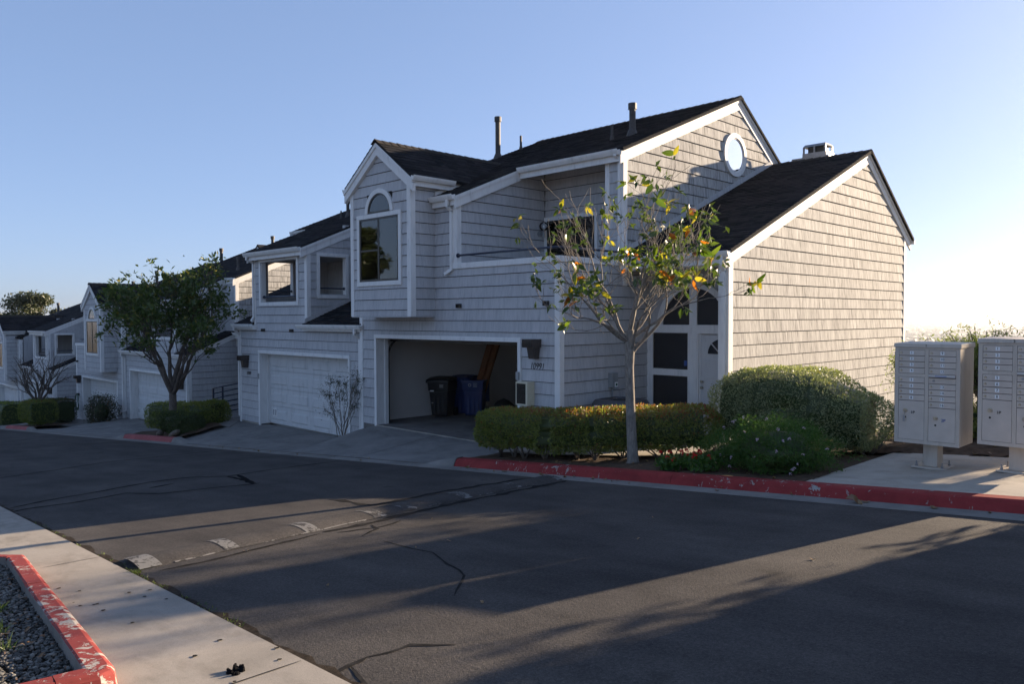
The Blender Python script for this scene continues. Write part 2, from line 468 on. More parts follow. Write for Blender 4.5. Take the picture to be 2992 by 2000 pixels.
EXP = 0.241
def boards(pl, parent, poly, ops=(), zref=2.344, jl=4.2, mat='siding'):
    zmin = min(p[1] for p in poly); zmax = max(p[1] for p in poly)
    k = math.floor((zmin - zref) / EXP + 1e-6)
    while zref + k * EXP < zmax - 1e-4:
        z0 = zref + k * EXP; z1 = z0 + EXP; k += 1
        pcs = [clip(clip(poly, 0, -1, -z0), 0, 1, z1 - .013)]
        for (a0, a1, b0, b1) in ops:
            nw = []
            for pc in pcs:
                if len(pc) < 3: continue
                mid = clip(clip(pc, -1, 0, -a0), 1, 0, a1)
                nw += [clip(pc, 1, 0, a0), clip(pc, -1, 0, -a1)]
                if len(mid) > 2: nw += [clip(mid, 0, 1, b0), clip(mid, 0, -1, -b1)]
            pcs = [q for q in nw if len(q) > 2]
        out = []
        off = R.uniform(0, jl)
        for pc in pcs:
            if len(pc) < 3: continue
            lo = min(p[0] for p in pc); hi = max(p[0] for p in pc)
            cuts = [lo]
            c = math.floor(lo / jl) * jl + off
            while c < hi - .5:
                if c > lo + .5: cuts.append(c)
                c += jl
            cuts.append(hi)
            for i in range(len(cuts) - 1):
                q = clip(clip(pc, -1, 0, -(cuts[i] + (.002 if i else 0))), 1, 0, cuts[i + 1] - (.002 if i < len(cuts) - 2 else 0))
                if len(q) > 2 and area(q) > 4e-4: out.append(q)
        for q in out:
            mb = pl.F.mb(); n = len(q)
            pr = R.uniform(.019, .024)
            fr = [pl.P(a, z, .004 + pr * max(0, (z1 - z) / EXP)) for a, z in q]
            bk = [pl.P(a, z, 0.001) for a, z in q]
            mb.add(fr + bk, [tuple(range(n)), tuple(range(n, 2 * n))[::-1]] + [(i, n + i, n + (i + 1) % n, (i + 1) % n) for i in range(n)])
            mb.build('siding_board', M[mat], parent)

def shingled(F, parent, O, U, V, poly, name='roof', thick=.06, row=.145, ridge_mat=False):
    """deck with individually cut shingle tabs; poly in (u along eave, v up slope)"""
    O, U, V = Vector(O), Vector(U).normalized(), Vector(V).normalized()
    N = U.cross(V).normalized()
    if N.z < 0: N = -N
    def P(u, v, d=0.): return O + U * u + V * v + N * d
    mb = F.mb(); mb.prism([P(u, v, -thick) for u, v in poly], N * (thick + .001))
    deck = mb.build(name, M['shingle'], parent or F.root)
    mb = F.mb()
    v = min(p[1] for p in poly) - .01; vm = max(p[1] for p in poly)
    while v < vm:
        strip = clip(clip(poly, 0, -1, -v), 0, 1, v + row + .03)
        if len(strip) > 2:
            lo = min(p[0] for p in strip); hi = max(p[0] for p in strip)
            u = lo - R.uniform(0, .3)
            while u < hi:
                w = R.uniform(.17, .40)
                q = clip(clip(strip, -1, 0, -u), 1, 0, u + w - .006)
                if len(q) > 2 and area(q) > 2e-4:
                    h = R.uniform(.010, .019); dv = R.uniform(-.006, .006); n = len(q)
                    top = [P(a, b + (dv if b < v + row * .5 else 0), .003 + h * max(0., 1 - (b - v) / (row + .03))) for a, b in q]
                    bot = [P(a, b + (dv if b < v + row * .5 else 0), .0015) for a, b in q]
                    mb.add(top + bot, [tuple(range(n))] + [(i, (i + 1) % n, n + (i + 1) % n, n + i) for i in range(n)])
                u += w
        v += row
    o = mb.build('shingles', M['shingle'], deck)
    o['kind'] = 'stuff'
    return deck

def ridge_caps(F, deck, A, B, slope_n, slope_p, w=.15, step=.21):
    """caps along the ridge A->B; slopes are the drop per metre on either side"""
    A, B = Vector(A), Vector(B); t = (B - A).normalized(); L = (B - A).length; side = t.cross(Vector((0, 0, 1))).normalized()
    n = int(L / step)
    for i in range(n + 1):
        mb = F.mb(); p = A + t * (i * step) + Vector((0, 0, .012)); q = p + t * (step + .07)
        h0, h1 = .026 + R.uniform(0, .006), .006
        def row(c, h): return [c - side * w + Vector((0, 0, h - slope_n * w)), c + Vector((0, 0, h)), c + side * w + Vector((0, 0, h - slope_p * w))]
        a, b = row(p, h0), row(q, h1); c, d = [x - Vector((0, 0, .012)) for x in a], [x - Vector((0, 0, .012)) for x in b]
        mb.add(a + b + c + d, [(0, 1, 4, 3), (1, 2, 5, 4), (6, 9, 10, 7), (7, 10, 11, 8), (0, 6, 7, 1), (1, 7, 8, 2), (3, 4, 10, 9), (4, 5, 11, 10), (0, 3, 9, 6), (2, 8, 11, 5)])
        mb.build('ridge_cap', M['ridge'], deck)

GUT = [(0, 0), (0, -.115), (.07, -.115), (.108, -.055), (.122, -.012), (.122, 0), (.112, 0), (.105, -.02), (.01, -.02), (.01, 0)]
def gutter(F, parent, A, B, out, mat='trim', name='gutter', s=1.0):
    """K-profile gutter from A to B (top back edge), 'out' horizontal outward"""
    A, B, out = Vector(A), Vector(B), Vector(out)
    mb = F.mb(); mb.prism([A + out * d * s + Vector((0, 0, z * s)) for d, z in GUT], B - A)
    return mb.build(name, M[mat], parent or F.root)

def slope_board(F, parent, X, nx, y0, z0, y1, z1, h, d0, d1, name, mat='trim', plumb=True):
    """board under a sloping line on plane x=X, h measured vertically"""
    mb = F.mb(); mb.prism([(X + nx * d0, y0, z0), (X + nx * d0, y1, z1), (X + nx * d0, y1, z1 - h), (X + nx * d0, y0, z0 - h)], (nx * (d1 - d0), 0, 0))
    return mb.build(name, M[mat], parent or F.root)

def rake(F, parent, X, nx, y0, z0, y1, z1, h=.19):
    slope_board(F, parent, X, nx, y0, z0, y1, z1, .075, .0, .062, 'rake_cap')
    slope_board(F, parent, X, nx, y0, z0 - .072, y1, z1 - .072, h, .0, .04, 'rake_board')

def trim_frame(pl, parent, a0, a1, z0, z1, w, d0=.0, d1=.045, sill=True, names='trim_board'):
    F = pl.F
    one(F, names, M['trim'], parent, lambda mb: pl.box(mb, a0, a1, z1 - w, z1, d0, d1), .004)
    if sill: one(F, names, M['trim'], parent, lambda mb: pl.box(mb, a0, a1, z0, z0 + w, d0, d1), .004)
    zb = z0 + w if sill else z0
    one(F, names, M['trim'], parent, lambda mb: pl.box(mb, a0, a0 + w, zb + .001, z1 - w - .001, d0, d1 - .003), .004)
    one(F, names, M['trim'], parent, lambda mb: pl.box(mb, a1 - w, a1, zb + .001, z1 - w - .001, d0, d1 - .003), .004)

def dark_frame(pl, parent, a0, a1, z0, z1, w=.035, d0=.004, d1=.03, muntins=()):
    def fn(mb):
        pl.box(mb, a0, a1, z1 - w, z1, d0, d1); pl.box(mb, a0, a1, z0, z0 + w, d0, d1)
        pl.box(mb, a0, a0 + w, z0 + w, z1 - w, d0, d1); pl.box(mb, a1 - w, a1, z0 + w, z1 - w, d0, d1)
        for (b0, b1, c0, c1) in muntins: pl.box(mb, b0, b1, c0, c1, d0, d1 - .004)
    return one(pl.F, 'frame', M['dark'], parent, fn)

def pane(pl, parent, a0, a1, z0, z1, d=.016, mat='glass'):
    return one(pl.F, 'pane', M[mat], parent, lambda mb: pl.box(mb, a0, a1, z0, z1, d - .002, d))

def downspout(F, parent, pts, w=.07, t=.055, name='downspout'):
    mb = F.mb()
    for i in range(len(pts) - 1):
        a, b = Vector(pts[i]), Vector(pts[i + 1]); up = (0, 1, 0) if abs((b - a).normalized().y) < .9 else (0, 0, 1)
        e = (b - a).normalized() * (.02 if i < len(pts) - 2 else 0)
        mb.bar(a, b + e, w, t, up)
    return mb.build(name, M['trim'], parent or F.root)

def text_mesh(txt, size, extrude=.002, shear=0.0, align='CENTER'):
    cu = bpy.data.curves.new('lettering', 'FONT'); cu.body = txt; cu.size = size; cu.extrude = extrude; cu.shear = shear
    cu.align_x = align; cu.align_y = 'CENTER'; cu.resolution_u = 3
    ob = bpy.data.objects.new('lettering', cu); col.objects.link(ob)
    dg = bpy.context.evaluated_depsgraph_get()
    me = bpy.data.meshes.new_from_object(ob.evaluated_get(dg))
    bpy.data.objects.remove(ob); bpy.data.curves.remove(cu)
    return me

def wall_text(txt, size, mat, parent, loc, rz=0.0, shear=0.0, name='lettering', sx=1.0):
    me = text_mesh(txt, size, .002, shear); me.materials.clear(); me.materials.append(M[mat])
    return link(name, me, parent, loc, (math.pi / 2, 0, rz), (sx, 1, 1))

def wall_lamp(F, parent, x, y, z):
    """boxy smoked lantern: cube head over a narrower tapered housing"""
    lamp = one(F, 'wall_lamp', M['lamp_smoke'], parent, lambda mb: mb.hexa([(x - .07, y - .16, z - .36), (x + .07, y - .16, z - .36), (x + .07, y, z - .36), (x - .07, y, z - .36), (x - .095, y - .19, z - .13), (x + .095, y - .19, z - .13), (x + .095, y, z - .13), (x - .095, y, z - .13)]), .006)
    one(F, 'lamp_head', M['lamp_smoke'], lamp, lambda mb: mb.hexa([(x - .125, y - .27, z - .135), (x + .125, y - .27, z - .135), (x + .125, y, z - .135), (x - .125, y, z - .135), (x - .135, y - .28, z + .03), (x + .135, y - .28, z + .03), (x + .135, y, z + .03), (x - .135, y, z + .03)]), .006)
    def ribs(mb):
        for i in range(7):
            xx = x - .12 + i * .04; mb.box(xx - .004, xx + .004, y - .286, y - .274, z - .13, z + .02)
        for i in range(3):
            zz = z - .11 + i * .055; mb.box(x - .13, x + .13, y - .286, y - .276, zz - .003, zz + .003)
    one(F, 'lens_ribs', M['dark'], lamp, ribs)
    return lamp

def scupper(F, parent, x, y, z):
    def fn(mb):
        mb.box(x - .05, x + .05, y - .09, y, z + .03, z + .045); mb.box(x - .05, x - .038, y - .09, y, z - .045, z + .03); mb.box(x + .038, x + .05, y - .09, y, z - .045, z + .03); mb.box(x - .038, x + .038, y - .03, y, z - .045, z + .03)
    return one(F, 'vent_hood', M['pipe'], parent, fn)

def vent_pipe(F, parent, x, y, z, h, r, cap=True, collar=True):
    def fn(mb):
        mb.tube([(x, y, z - .15), (x, y, z + h)], r, 12)
        if cap: mb.tube([(x, y, z + h - .10), (x, y, z + h + .04)], r * 1.35, 12)
        if collar: mb.lathe([(r * 2.0, -.05), (r * 1.8, .0), (r * 1.25, .10), (r * 1.05, .13)], (x, y, z), 12)
    return one(F, 'vent_pipe', M['pipe'], parent, fn, smooth=False)

def garage_trim(F, parent, pl, a0, a1, zt, w=.09, depth=.3):
    """trim round a garage opening with deep white jambs"""
    t = one(F, 'garage_surround', M['trim'], parent, lambda mb: pl.box(mb, a0, a1, zt - w, zt, 0, .05), .005)
    one(F, 'jamb_trim', M['trim'], t, lambda mb: pl.box(mb, a0, a0 + w, -.12, zt - w - .001, 0, .046), .005)
    one(F, 'jamb_trim', M['trim'], t, lambda mb: pl.box(mb, a1 - w, a1, -.12, zt - w - .001, 0, .046), .005)
    one(F, 'jamb', M['trim'], t, lambda mb: (pl.box(mb, a0 + w - .03, a0 + w, -.02, zt - w, -depth, -.001), pl.box(mb, a0 + w - .001, a0 + w + .03, -.01, zt - w - .01, -depth, -depth + .1)))
    one(F, 'jamb', M['trim'], t, lambda mb: (pl.box(mb, a1 - w, a1 - w + .03, -.02, zt - w, -depth, -.001), pl.box(mb, a1 - w - .03, a1 - w + .001, -.01, zt - w - .01, -depth, -depth + .1)))
    one(F, 'jamb_head', M['trim'], t, lambda mb: pl.box(mb, a0 + w, a1 - w, zt - w, zt - w + .03, -depth, -.001))
    return t

def garage_door(F, parent, pl, a0, a1, z0, z1, d=-.28, vent=None):
    """four sections, each with four long raised panels"""
    n = 4; h = (z1 - z0) / n; root = None
    for i in range(n):
        b0, b1 = z0 + i * h, z0 + (i + 1) * h - .007
        o = one(F, 'garage_door' if root is None else 'door_section', M['door_white'], root or parent, lambda mb: pl.box(mb, a0, a1, b0, b1, d - .04, d), .004)
        root = root or o
        w = (a1 - a0) / 4
        for j in range(4):
            c0, c1 = a0 + j * w + .14, a0 + (j + 1) * w - .14
            mb = F.mb()
            p0 = [pl.P(c0, b0 + .12, d - .001), pl.P(c1, b0 + .12, d - .001), pl.P(c1, b1 - .12, d - .001), pl.P(c0, b1 - .12, d - .001)]
            p1 = [pl.P(c0 + .03, b0 + .15, d + .018), pl.P(c1 - .03, b0 + .15, d + .018), pl.P(c1 - .03, b1 - .15, d + .018), pl.P(c0 + .03, b1 - .15, d + .018)]
            mb.add(p0 + p1, [(0, 1, 5, 4), (1, 2, 6, 5), (2, 3, 7, 6), (3, 0, 4, 7), (4, 5, 6, 7), (3, 2, 1, 0)])
            mb.build('door_panel', M['door_white'], root)
    if vent:
        for k in range(2):
            v0 = vent + k * .12
            v = one(F, 'door_vent', M['trim'], root, lambda mb: pl.box(mb, v0, v0 + .115, z0 + .22, z0 + .46, d, d + .03))
            one(F, 'vent_grille', M['elec'], v, lambda mb: pl.box(mb, v0 + .03, v0 + .09, z0 + .26, z0 + .43, d + .028, d + .034))
    return root

def upper_gable(F, X, yf, zf, yr, zrd, yb, nx=1, window=True, zlow=3.6, wall_to=None):
    """the main roof's end wall: boards, rake boards, round window. zf,zrd: roof top at front edge and ridge"""
    pl = Pl(F, (X, 0), (0, 1), (nx, 0))
    sb = (zrd - zf) / (yr - yf); zb = zrd - .65 * (yb - yr)
    wl = one(F, 'gable_wall', M['gap_shade'], None, lambda mb: pl.poly(mb, [(yf + .05, zlow), (yb, zlow), (yb, zb - .2), (yr, zrd - .2), (yf + .05, zf - .2)], -.12, 0))
    boards(pl, wl, [(yf + .13, zlow), (yb - .1, zlow), (yb - .1, zb - .12), (yr, zrd - .2), (yf + .13, zf - .17)], mat='siding_w')
    one(F, 'corner_board', M['trim'], None, lambda mb: (pl.box(mb, yf + .02, yf + .13, zlow - .3, zf - .22, 0, .03), mb.box(X - nx * .1, X + nx * .03, yf - .01, yf + .02, zlow - .3, zf - .22)), .004)
    rake(F, F.root, X + nx * .0, nx, yf - .12, zf - .05 - .12 * sb, yr + .001, zrd - .05)
    rake(F, F.root, X + nx * .0, nx, yr - .001, zrd - .05, yb + .25, zb - .05 - .65 * .25)
    if window:
        cy, cz = 6.5 + yr - 6.69, 6.66
        win = one(F, 'round_window', M['trim'], None, lambda mb: ring(mb, pl, cy, cz, .425, .535, 0, .06), smooth=False)
        one(F, 'inner_frame', M['trim'], win, lambda mb: ring(mb, pl, cy, cz, .395, .43, 0, .045))
        one(F, 'pane', M['mirror'], win, lambda mb: disc(mb, pl, cy, cz, .40, .028))
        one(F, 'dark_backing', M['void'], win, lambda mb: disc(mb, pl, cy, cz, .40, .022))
    return wl

def ring(mb, pl, cy, cz, r0, r1, d0, d1, n=40, a0=0., a1=2 * math.pi):
    full = abs(a1 - a0 - 2 * math.pi) < 1e-6; k = n if full else n + 1
    vs = []
    for i in range(k):
        a = a0 + (a1 - a0) * i / n; c, s = math.cos(a), math.sin(a)
        vs += [pl.P(cy + r0 * c, cz + r0 * s, d0), pl.P(cy + r1 * c, cz + r1 * s, d0), pl.P(cy + r1 * c, cz + r1 * s, d1), pl.P(cy + r0 * c, cz + r0 * s, d1)]
    fs = []
    for i in range(n):
        j = (i + 1) % k
        for e in range(4): fs.append((i * 4 + e, i * 4 + (e + 1) % 4, j * 4 + (e + 1) % 4, j * 4 + e))
    if not full: fs += [(0, 1, 2, 3), tuple((k - 1) * 4 + e for e in (3, 2, 1, 0))]
    mb.add(vs, fs)
def disc(mb, pl, cy, cz, r, d, n=40, a0=0., a1=2 * math.pi):
    k = n if abs(a1 - a0 - 2 * math.pi) < 1e-6 else n + 1
    mb.prism([pl.P(cy + r * math.cos(a0 + (a1 - a0) * i / n), cz + r * math.sin(a0 + (a1 - a0) * i / n), d - .002) for i in range(k)], Vector(pl.P(0, 0, .002)) - Vector(pl.P(0, 0, 0)))

def main_roof(F, x0, x1, zf_at0, slope, yr, yb, strips, dx_caps=True):
    """front slope z = zf_at0 + slope*y in strips (xa, xb, y_eave); one back slope"""
    V = Vector((0, 1, slope)); k = V.length; decks = []
    zrd = zf_at0 + slope * yr
    for xa, xb, ye in strips:
        decks.append(shingled(F, F.root, (xa, ye, zf_at0 + slope * ye), (1, 0, 0), V, [(0, 0), (xb - xa, 0), (xb - xa, (yr - ye) * k), (0, (yr - ye) * k)]))
    Vb = Vector((0, -1, .65)); kb = Vb.length
    one(F, 'rear_roof', M['shingle'], None, lambda mb: mb.prism([(x0, yr, zrd - .05), (x1, yr, zrd - .05), (x1, yb, zrd - .05 - .65 * (yb - yr)), (x0, yb, zrd - .05 - .65 * (yb - yr))], (0, 0, .07)))
    ridge_caps(F, decks[0], (x1 - .02, yr, zrd), (x0, yr, zrd), .65, slope) if F.m > 0 else ridge_caps(F, decks[0], (x1 - .02, yr, zrd), (x0, yr, zrd), .65, slope)
    return decks, zrd

# ================================================================== townhouse with the gabled bay
YR, YB = 6.69, 11.1
def bay_unit(root, m, number=None, open_garage=False, detail=True):
    F = Fr(root, -6.45, m)
    fa = Pl(F, (0, 0), (1, 0), (0, -1))                    # street front
    # --- front wall
    fw = one(F, 'front_wall', M['gap_shade'], None, lambda mb: (
        mb.box(-6.72, -6.04, 0, .14, -.5, 5.2), mb.box(-1.08, -.001, 0, .14, -.5, 3.70), mb.box(-6.04, -1.08, 0, .14, 2.17, 3.70), mb.box(-6.04, -3.01, 0, .14, 3.70, 5.2)))
    g = (-6.102, -1.013, -1, 2.233)
    bayhole = (-6.03, -3.77, 2.70, 9)
    boards(fa, fw, rect(-6.62, -.105, -.02, 3.549), [g, bayhole])
    boards(fa, fw, rect(-3.1, -.105, 3.549, 3.71))
    boards(fa, fw, rect(-6.62, -3.1, 3.549, 5.22), [bayhole])
    one(F, 'corner_board', M['trim'], None, lambda mb: (mb.box(-6.748, -6.62, -.028, 0, -.35, 5.2), mb.box(-6.748, -6.721, .001, .15, -.35, 5.2)), .004)
    # --- garage
    garage_trim(F, None, fa, -6.102, -1.013, 2.233)
    if open_garage:
        gi = one(F, 'garage_floor', M['garage_floor'], None, lambda mb: mb.box(-6.60, -.12, -.02, 6.6, -.12, 0))
        one(F, 'interior_wall', M['drywall'], None, lambda mb: mb.box(-6.72, -6.60, .15, 6.6, 0, 2.62))
        one(F, 'interior_wall', M['drywall'], None, lambda mb: mb.box(-.13, -.03, .15, 6.6, 0, 2.62))
        one(F, 'interior_wall', M['drywall'], None, lambda mb: mb.box(-6.60, -.13, 6.5, 6.6, 0, 2.62))
        one(F, 'interior_ceiling', M['drywall'], None, lambda mb: mb.box(-6.60, -.13, .15, 6.5, 2.6, 2.68))
        one(F, 'stem_wall', M['drywall'], None, lambda mb: mb.box(-6.60, -6.565, .15, 6.5, 0, .26))
        dr = one(F, 'garage_door', M['door_white'], None, lambda mb: mb.box(-6.02, -1.1, .42, .96, 2.09, 2.135))
        for i in range(3): one(F, 'door_section', M['door_white'], dr, lambda mb: mb.box(-6.02, -1.1, .97 + i * .54, 1.50 + i * .54, 2.10 + .012 * i, 2.145 + .012 * i))
        one(F, 'bottom_seal', M['dark'], dr, lambda mb: mb.box(-6.02, -1.1, .39, .42, 2.06, 2.14))
        for xx in (-6.06, -1.06):
            pts = [(xx, .36, .05), (xx, .36, 1.7)] + [(xx, .36 + .42 * (1 - math.cos(a * math.pi / 12)), 1.7 + .42 * math.sin(a * math.pi / 12)) for a in range(1, 7)] + [(xx, 2.9, 2.16)]
            mb = F.mb()
            for a, b in zip(pts[:-1], pts[1:]): mb.bar(a, b, .05, .03, (0, -1, .3))
            mb.build('door_track', M['pipe'], dr)
        one(F, 'threshold', M['conc_w'], None, lambda mb: mb.box(-6.0, -1.11, -.06, -.021, -.1, .004))
    else:
        garage_door(F, None, fa, -6.01, -1.105, .0, 2.15, vent=-5.9 if m > 0 else -1.55)
        one(F, 'garage_core', M['drywall'], None, lambda mb: mb.box(-6.55, -.14, .5, 6.5, -.4, 2.6))
    # --- side wall of the garage volume
    sp = Pl(F, (0, 0), (0, 1), (1, 0))
    sw = one(F, 'side_wall', M['gap_shade'], None, lambda mb: mb.box(-.12, 0, .001, 2.9, -.5, 3.70))
    boards(sp, sw, rect(.105, 2.88, 0, 3.71))
    one(F, 'corner_board', M['trim'], None, lambda mb: (mb.box(-.105, .028, -.028, 0, -.35, 3.70), mb.box(0, .028, .001, .105, -.35, 3.70)), .004)
    # --- parapet cap round the balcony
    one(F, 'parapet_cap', M['trim'], None, lambda mb: mb.box(-3.1, .05, -.05, .17, 3.71, 3.83), .006)
    one(F, 'parapet_cap', M['trim'], None, lambda mb: mb.box(-.17, .045, .171, 2.0, 3.712, 3.828), .006)
    one(F, 'parapet_inner', M['siding'], None, lambda mb: (mb.box(-2.95, -.16, .141, .16, 2.95, 3.70), mb.box(-.16, -.121, .16, 2.8, 2.95, 3.70)))
    one(F, 'balcony_floor', M['conc_d'], None, lambda mb: mb.box(-3.0, -.01, .02, 2.85, 2.85, 2.96))
    # --- balcony side wall (faces +x), back wall, pillar, ceiling
    XL = -3.0
    lp = Pl(F, (XL, 0), (0, 1), (1, 0)); zro = lambda y: 5.38 + .41 * y
    lw = one(F, 'balcony_wall', M['gap_shade'], None, lambda mb: lp.poly(mb, [(.145, 2.95), (2.82, 2.95), (2.82, zro(2.82) - .12), (.145, zro(.145) - .12)], -.12, 0))
    boards(lp, lw, [(.11, 3.70), (2.80, 3.70), (2.80, zro(2.8) - .2), (.11, zro(.11) - .25)])
    one(F, 'corner_board', M['trim'], None, lambda mb: (mb.box(-3.10, -2.972, -.028, 0, 3.832, 5.24), mb.box(-3.0, -2.972, .001, .11, 3.832, 5.24)), .004)
    bp = Pl(F, (0, 2.82), (1, 0), (0, -1))
    bw = one(F, 'balcony_wall', M['gap_shade'], None, lambda mb: mb.box(-3.0, -.13, 2.821, 2.94, 2.95, 6.45))
    slid = (-2.985, -1.327, 2.9, 5.06)
    boards(bp, bw, rect(-2.97, -.46, 2.96, 6.42), [slid])
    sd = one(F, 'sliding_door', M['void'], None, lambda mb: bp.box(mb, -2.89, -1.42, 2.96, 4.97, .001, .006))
    trim_frame(bp, sd, -2.985, -1.327, 2.96, 5.06, .09, 0, .045, False)
    dark_frame(bp, sd, -2.895, -1.417, 2.965, 4.97, .05, .006, .035, [(-2.19, -2.13, 3.0, 4.93)])
    pane(bp, sd, -2.85, -2.19, 3.0, 4.92, .02); pane(bp, sd, -2.13, -1.46, 3.0, 4.92, .024)
    def drapes(mb):
        for i in range(18):
            x = -2.12 + i * .037; mb.box(x, x + .028, 2.815 - .0005 * (i % 3), 2.818, 2.99, 4.9)
    one(F, 'vertical_blinds', M['blind'], sd, drapes)
    pp = Pl(F, (0, 2.0), (1, 0), (0, -1))
    pw = one(F, 'pillar', M['siding'], None, lambda mb: mb.box(-.44, -.001, 2.001, 2.815, 2.97, 6.05))
    boards(pp, pw, rect(-.35, -.10, 3.84, 6.0))
    one(F, 'corner_board', M['trim'], None, lambda mb: (mb.box(-.465, -.35, 1.972, 2.0, 3.83, 6.02), mb.box(-.465, -.441, 2.001, 2.10, 3.83, 6.02)), .004)
    one(F, 'soffit', M['siding'], None, lambda mb: mb.hexa([(-2.99, 1.9, zro(1.9) - .18), (0, 1.9, zro(1.9) - .18), (0, 2.82, zro(2.82) - .2), (-2.99, 2.82, zro(2.82) - .2), (-2.99, 1.9, zro(1.9) - .15), (0, 1.9, zro(1.9) - .15), (0, 2.82, zro(2.82) - .16), (-2.99, 2.82, zro(2.82) - .16)]))
    rl = one(F, 'balcony_rail', M['rail'], None, lambda mb: (mb.tube([(-2.96, -.0, 4.0), (-.12, -.0, 4.0), (-.05, .03, 4.0), (-.01, .12, 4.0), (-.01, 2.0, 4.0)], .024, 10)), smooth=True)
    one(F, 'rail_flange', M['rail'], rl, lambda mb: mb.tube([(-2.972, 0, 4.0), (-2.95, 0, 4.0)], .05, 14))
    gl = one(F, 'globe_lamp', M['elec'], None, lambda mb: (mb.tube([(-2.985, 2.615, 4.66), (-2.96, 2.615, 4.66)], .075, 16), mb.tube([(-2.96, 2.615, 4.66), (-2.84, 2.615, 4.66)], .02, 8), mb.tube([(-2.84, 2.615, 4.56), (-2.84, 2.615, 4.73)], .03, 10)))
    mb = F.mb(); mb.lathe([(.03, -.105), (.075, -.085), (.105, -.04), (.115, 0), (.105, .045), (.075, .09), (.03, .11)], (-2.84, 2.615, 4.83), 18); mb.build('glass_globe', M['bulb'], gl, smooth=True)
    mb = F.mb(); mb.lathe([(.018, -.06), (.03, 0), (.028, .03), (.008, .055)], (-2.84, 2.615, 4.80), 10); mb.build('bulb', M['white'], gl, smooth=True)
    # --- roof
    decks, zrd = main_roof(F, -6.76, .10, 5.38, .41, YR, YB, [(-6.76, -2.93, -.10), (-2.93, .10, 1.86)])
    rake(F, F.root, -2.95, 1, -.12, zro(-.12) - .05, 1.92, zro(1.92) - .05)
    gutter(F, decks[1], (-2.9, 1.86, zro(1.86) - .02), (.02, 1.86, zro(1.86) - .02), (0, -1, 0))
    one(F, 'fascia', M['trim'], decks[1], lambda mb: mb.box(-2.93, .03, 1.861, 1.90, zro(1.86) - .26, zro(1.86) - .07))
    gutter(F, decks[0], (-3.72, -.10, zro(-.1) - .02), (-2.93, -.10, zro(-.1) - .02), (0, -1, 0))
    one(F, 'fascia', M['trim'], decks[0], lambda mb: mb.box(-3.72, -2.95, -.099, -.06, zro(-.1) - .25, zro(-.1) - .07))
    downspout(F, None, [(-3.13, -.16, zro(-.1) - .12), (-3.13, -.16, 5.08), (-3.13, -.045, 4.98), (-3.13, -.045, 3.70), (-3.30, -.10, 3.60)])
    downspout(F, None, [(-.06, 1.80, zro(1.86) - .12), (-.06, 1.80, 6.0), (-.06, 1.955, 5.9), (-.06, 1.955, 3.84)])
    upper_gable(F, 0., 1.97, zro(1.97), YR, zrd, YB)
    one(F, 'party_wall', M['siding'], None, lambda mb: mb.prism([(-6.72, .2, 3), (-6.72, YB - .3, 3), (-6.72, YB - .3, 5.2), (-6.72, YR, zrd - .12), (-6.72, .2, zro(.2) - .12)], (.1, 0, 0)))
    one(F, 'rear_wall', M['siding'], None, lambda mb: mb.box(-6.45, 0, YB - .4, YB - .3, -2, 5.2))
    vent_pipe(F, decks[0], -6.58, 4.68, zro(4.68), 1.15, .075, True)
    vent_pipe(F, decks[0], -6.4, 5.45, zro(5.45), .42, .035, False)
    vent_pipe(F, decks[1], -1.0, 3.66, zro(3.66), .68, .075)
    vent_pipe(F, decks[1], -1.38, 3.38, zro(3.38), .36, .03, False)
    # --- the bay
    y0 = -.68; by = Pl(F, (0, y0), (1, 0), (0, -1)); bs = Pl(F, (-3.75, 0), (0, 1), (1, 0)); bl = Pl(F, (-6.05, 0), (0, 1), (-1, 0))
    xc = -4.90; ze = 5.62; zp = 6.60
    bay = one(F, 'bay', M['gap_shade'], None, lambda mb: mb.prism([(-6.05, y0, 2.68), (-3.75, y0, 2.68), (-3.75, y0, ze), (xc, y0, zp - .12), (-6.05, y0, ze)], (0, .68 - .001, 0)))
    one(F, 'bay_roof_core', M['siding'], bay, lambda mb: mb.prism([(-6.0, 0, 5.0), (-3.8, 0, 5.0), (-3.8, 0, ze), (xc, 0, zp - .14), (-6.0, 0, ze)], (0, 2.6, 0)))
    win = (-5.785, -4.06, 3.385, 5.05)
    one(F, 'bay_underside', M['siding'], bay, lambda mb: mb.box(-6.06, -3.74, y0 - .01, -.002, 2.655, 2.679))
    pts = [(-5.95, 2.68), (-3.86, 2.68), (-3.86, ze + .0), (xc, zp - .24), (-5.95, ze + .0)]
    boards(by, bay, pts, [win, (-5.40, -4.40, 5.0, 5.50)], zref=2.344)
    boards(bs, bay, rect(y0 + .11, -.002, 2.68, ze), zref=2.344)
    boards(bl, bay, rect(y0 + .11, -.002, 2.68, ze), zref=2.344)
    one(F, 'corner_board', M['trim'], bay, lambda mb: (mb.box(-3.86, -3.722, y0 - .028, y0, 2.67, ze), mb.box(-3.75, -3.722, y0 + .001, y0 + .11, 2.67, ze)), .004)
    one(F, 'corner_board', M['trim'], bay, lambda mb: (mb.box(-6.078, -5.95, y0 - .028, y0, 2.67, ze), mb.box(-6.078, -6.05, y0 + .001, y0 + .11, 2.67, ze)), .004)
    # arched window
    w = one(F, 'arched_window', M['dark'], None, lambda mb: by.box(mb, -5.67, -4.175, 3.49, 4.96, .001, .004))
    trim_frame(by, w, *win, .10, 0, .05)
    dark_frame(by, w, -5.685, -4.16, 3.485, 4.955, .05, .004, .04, [(-4.95, -4.90, 3.53, 4.91), (-5.64, -4.95, 4.19, 4.225)])
    def slats(mb):
        for i in range(46):
            z = 3.55 + i * .0295; mb.hexa([by.P(-5.63, z, .006), by.P(-4.21, z, .006), by.P(-4.21, z + .008, .016), by.P(-5.63, z + .008, .016), by.P(-5.63, z + .002, .006), by.P(-4.21, z + .002, .006), by.P(-4.21, z + .010, .016), by.P(-5.63, z + .010, .016)])
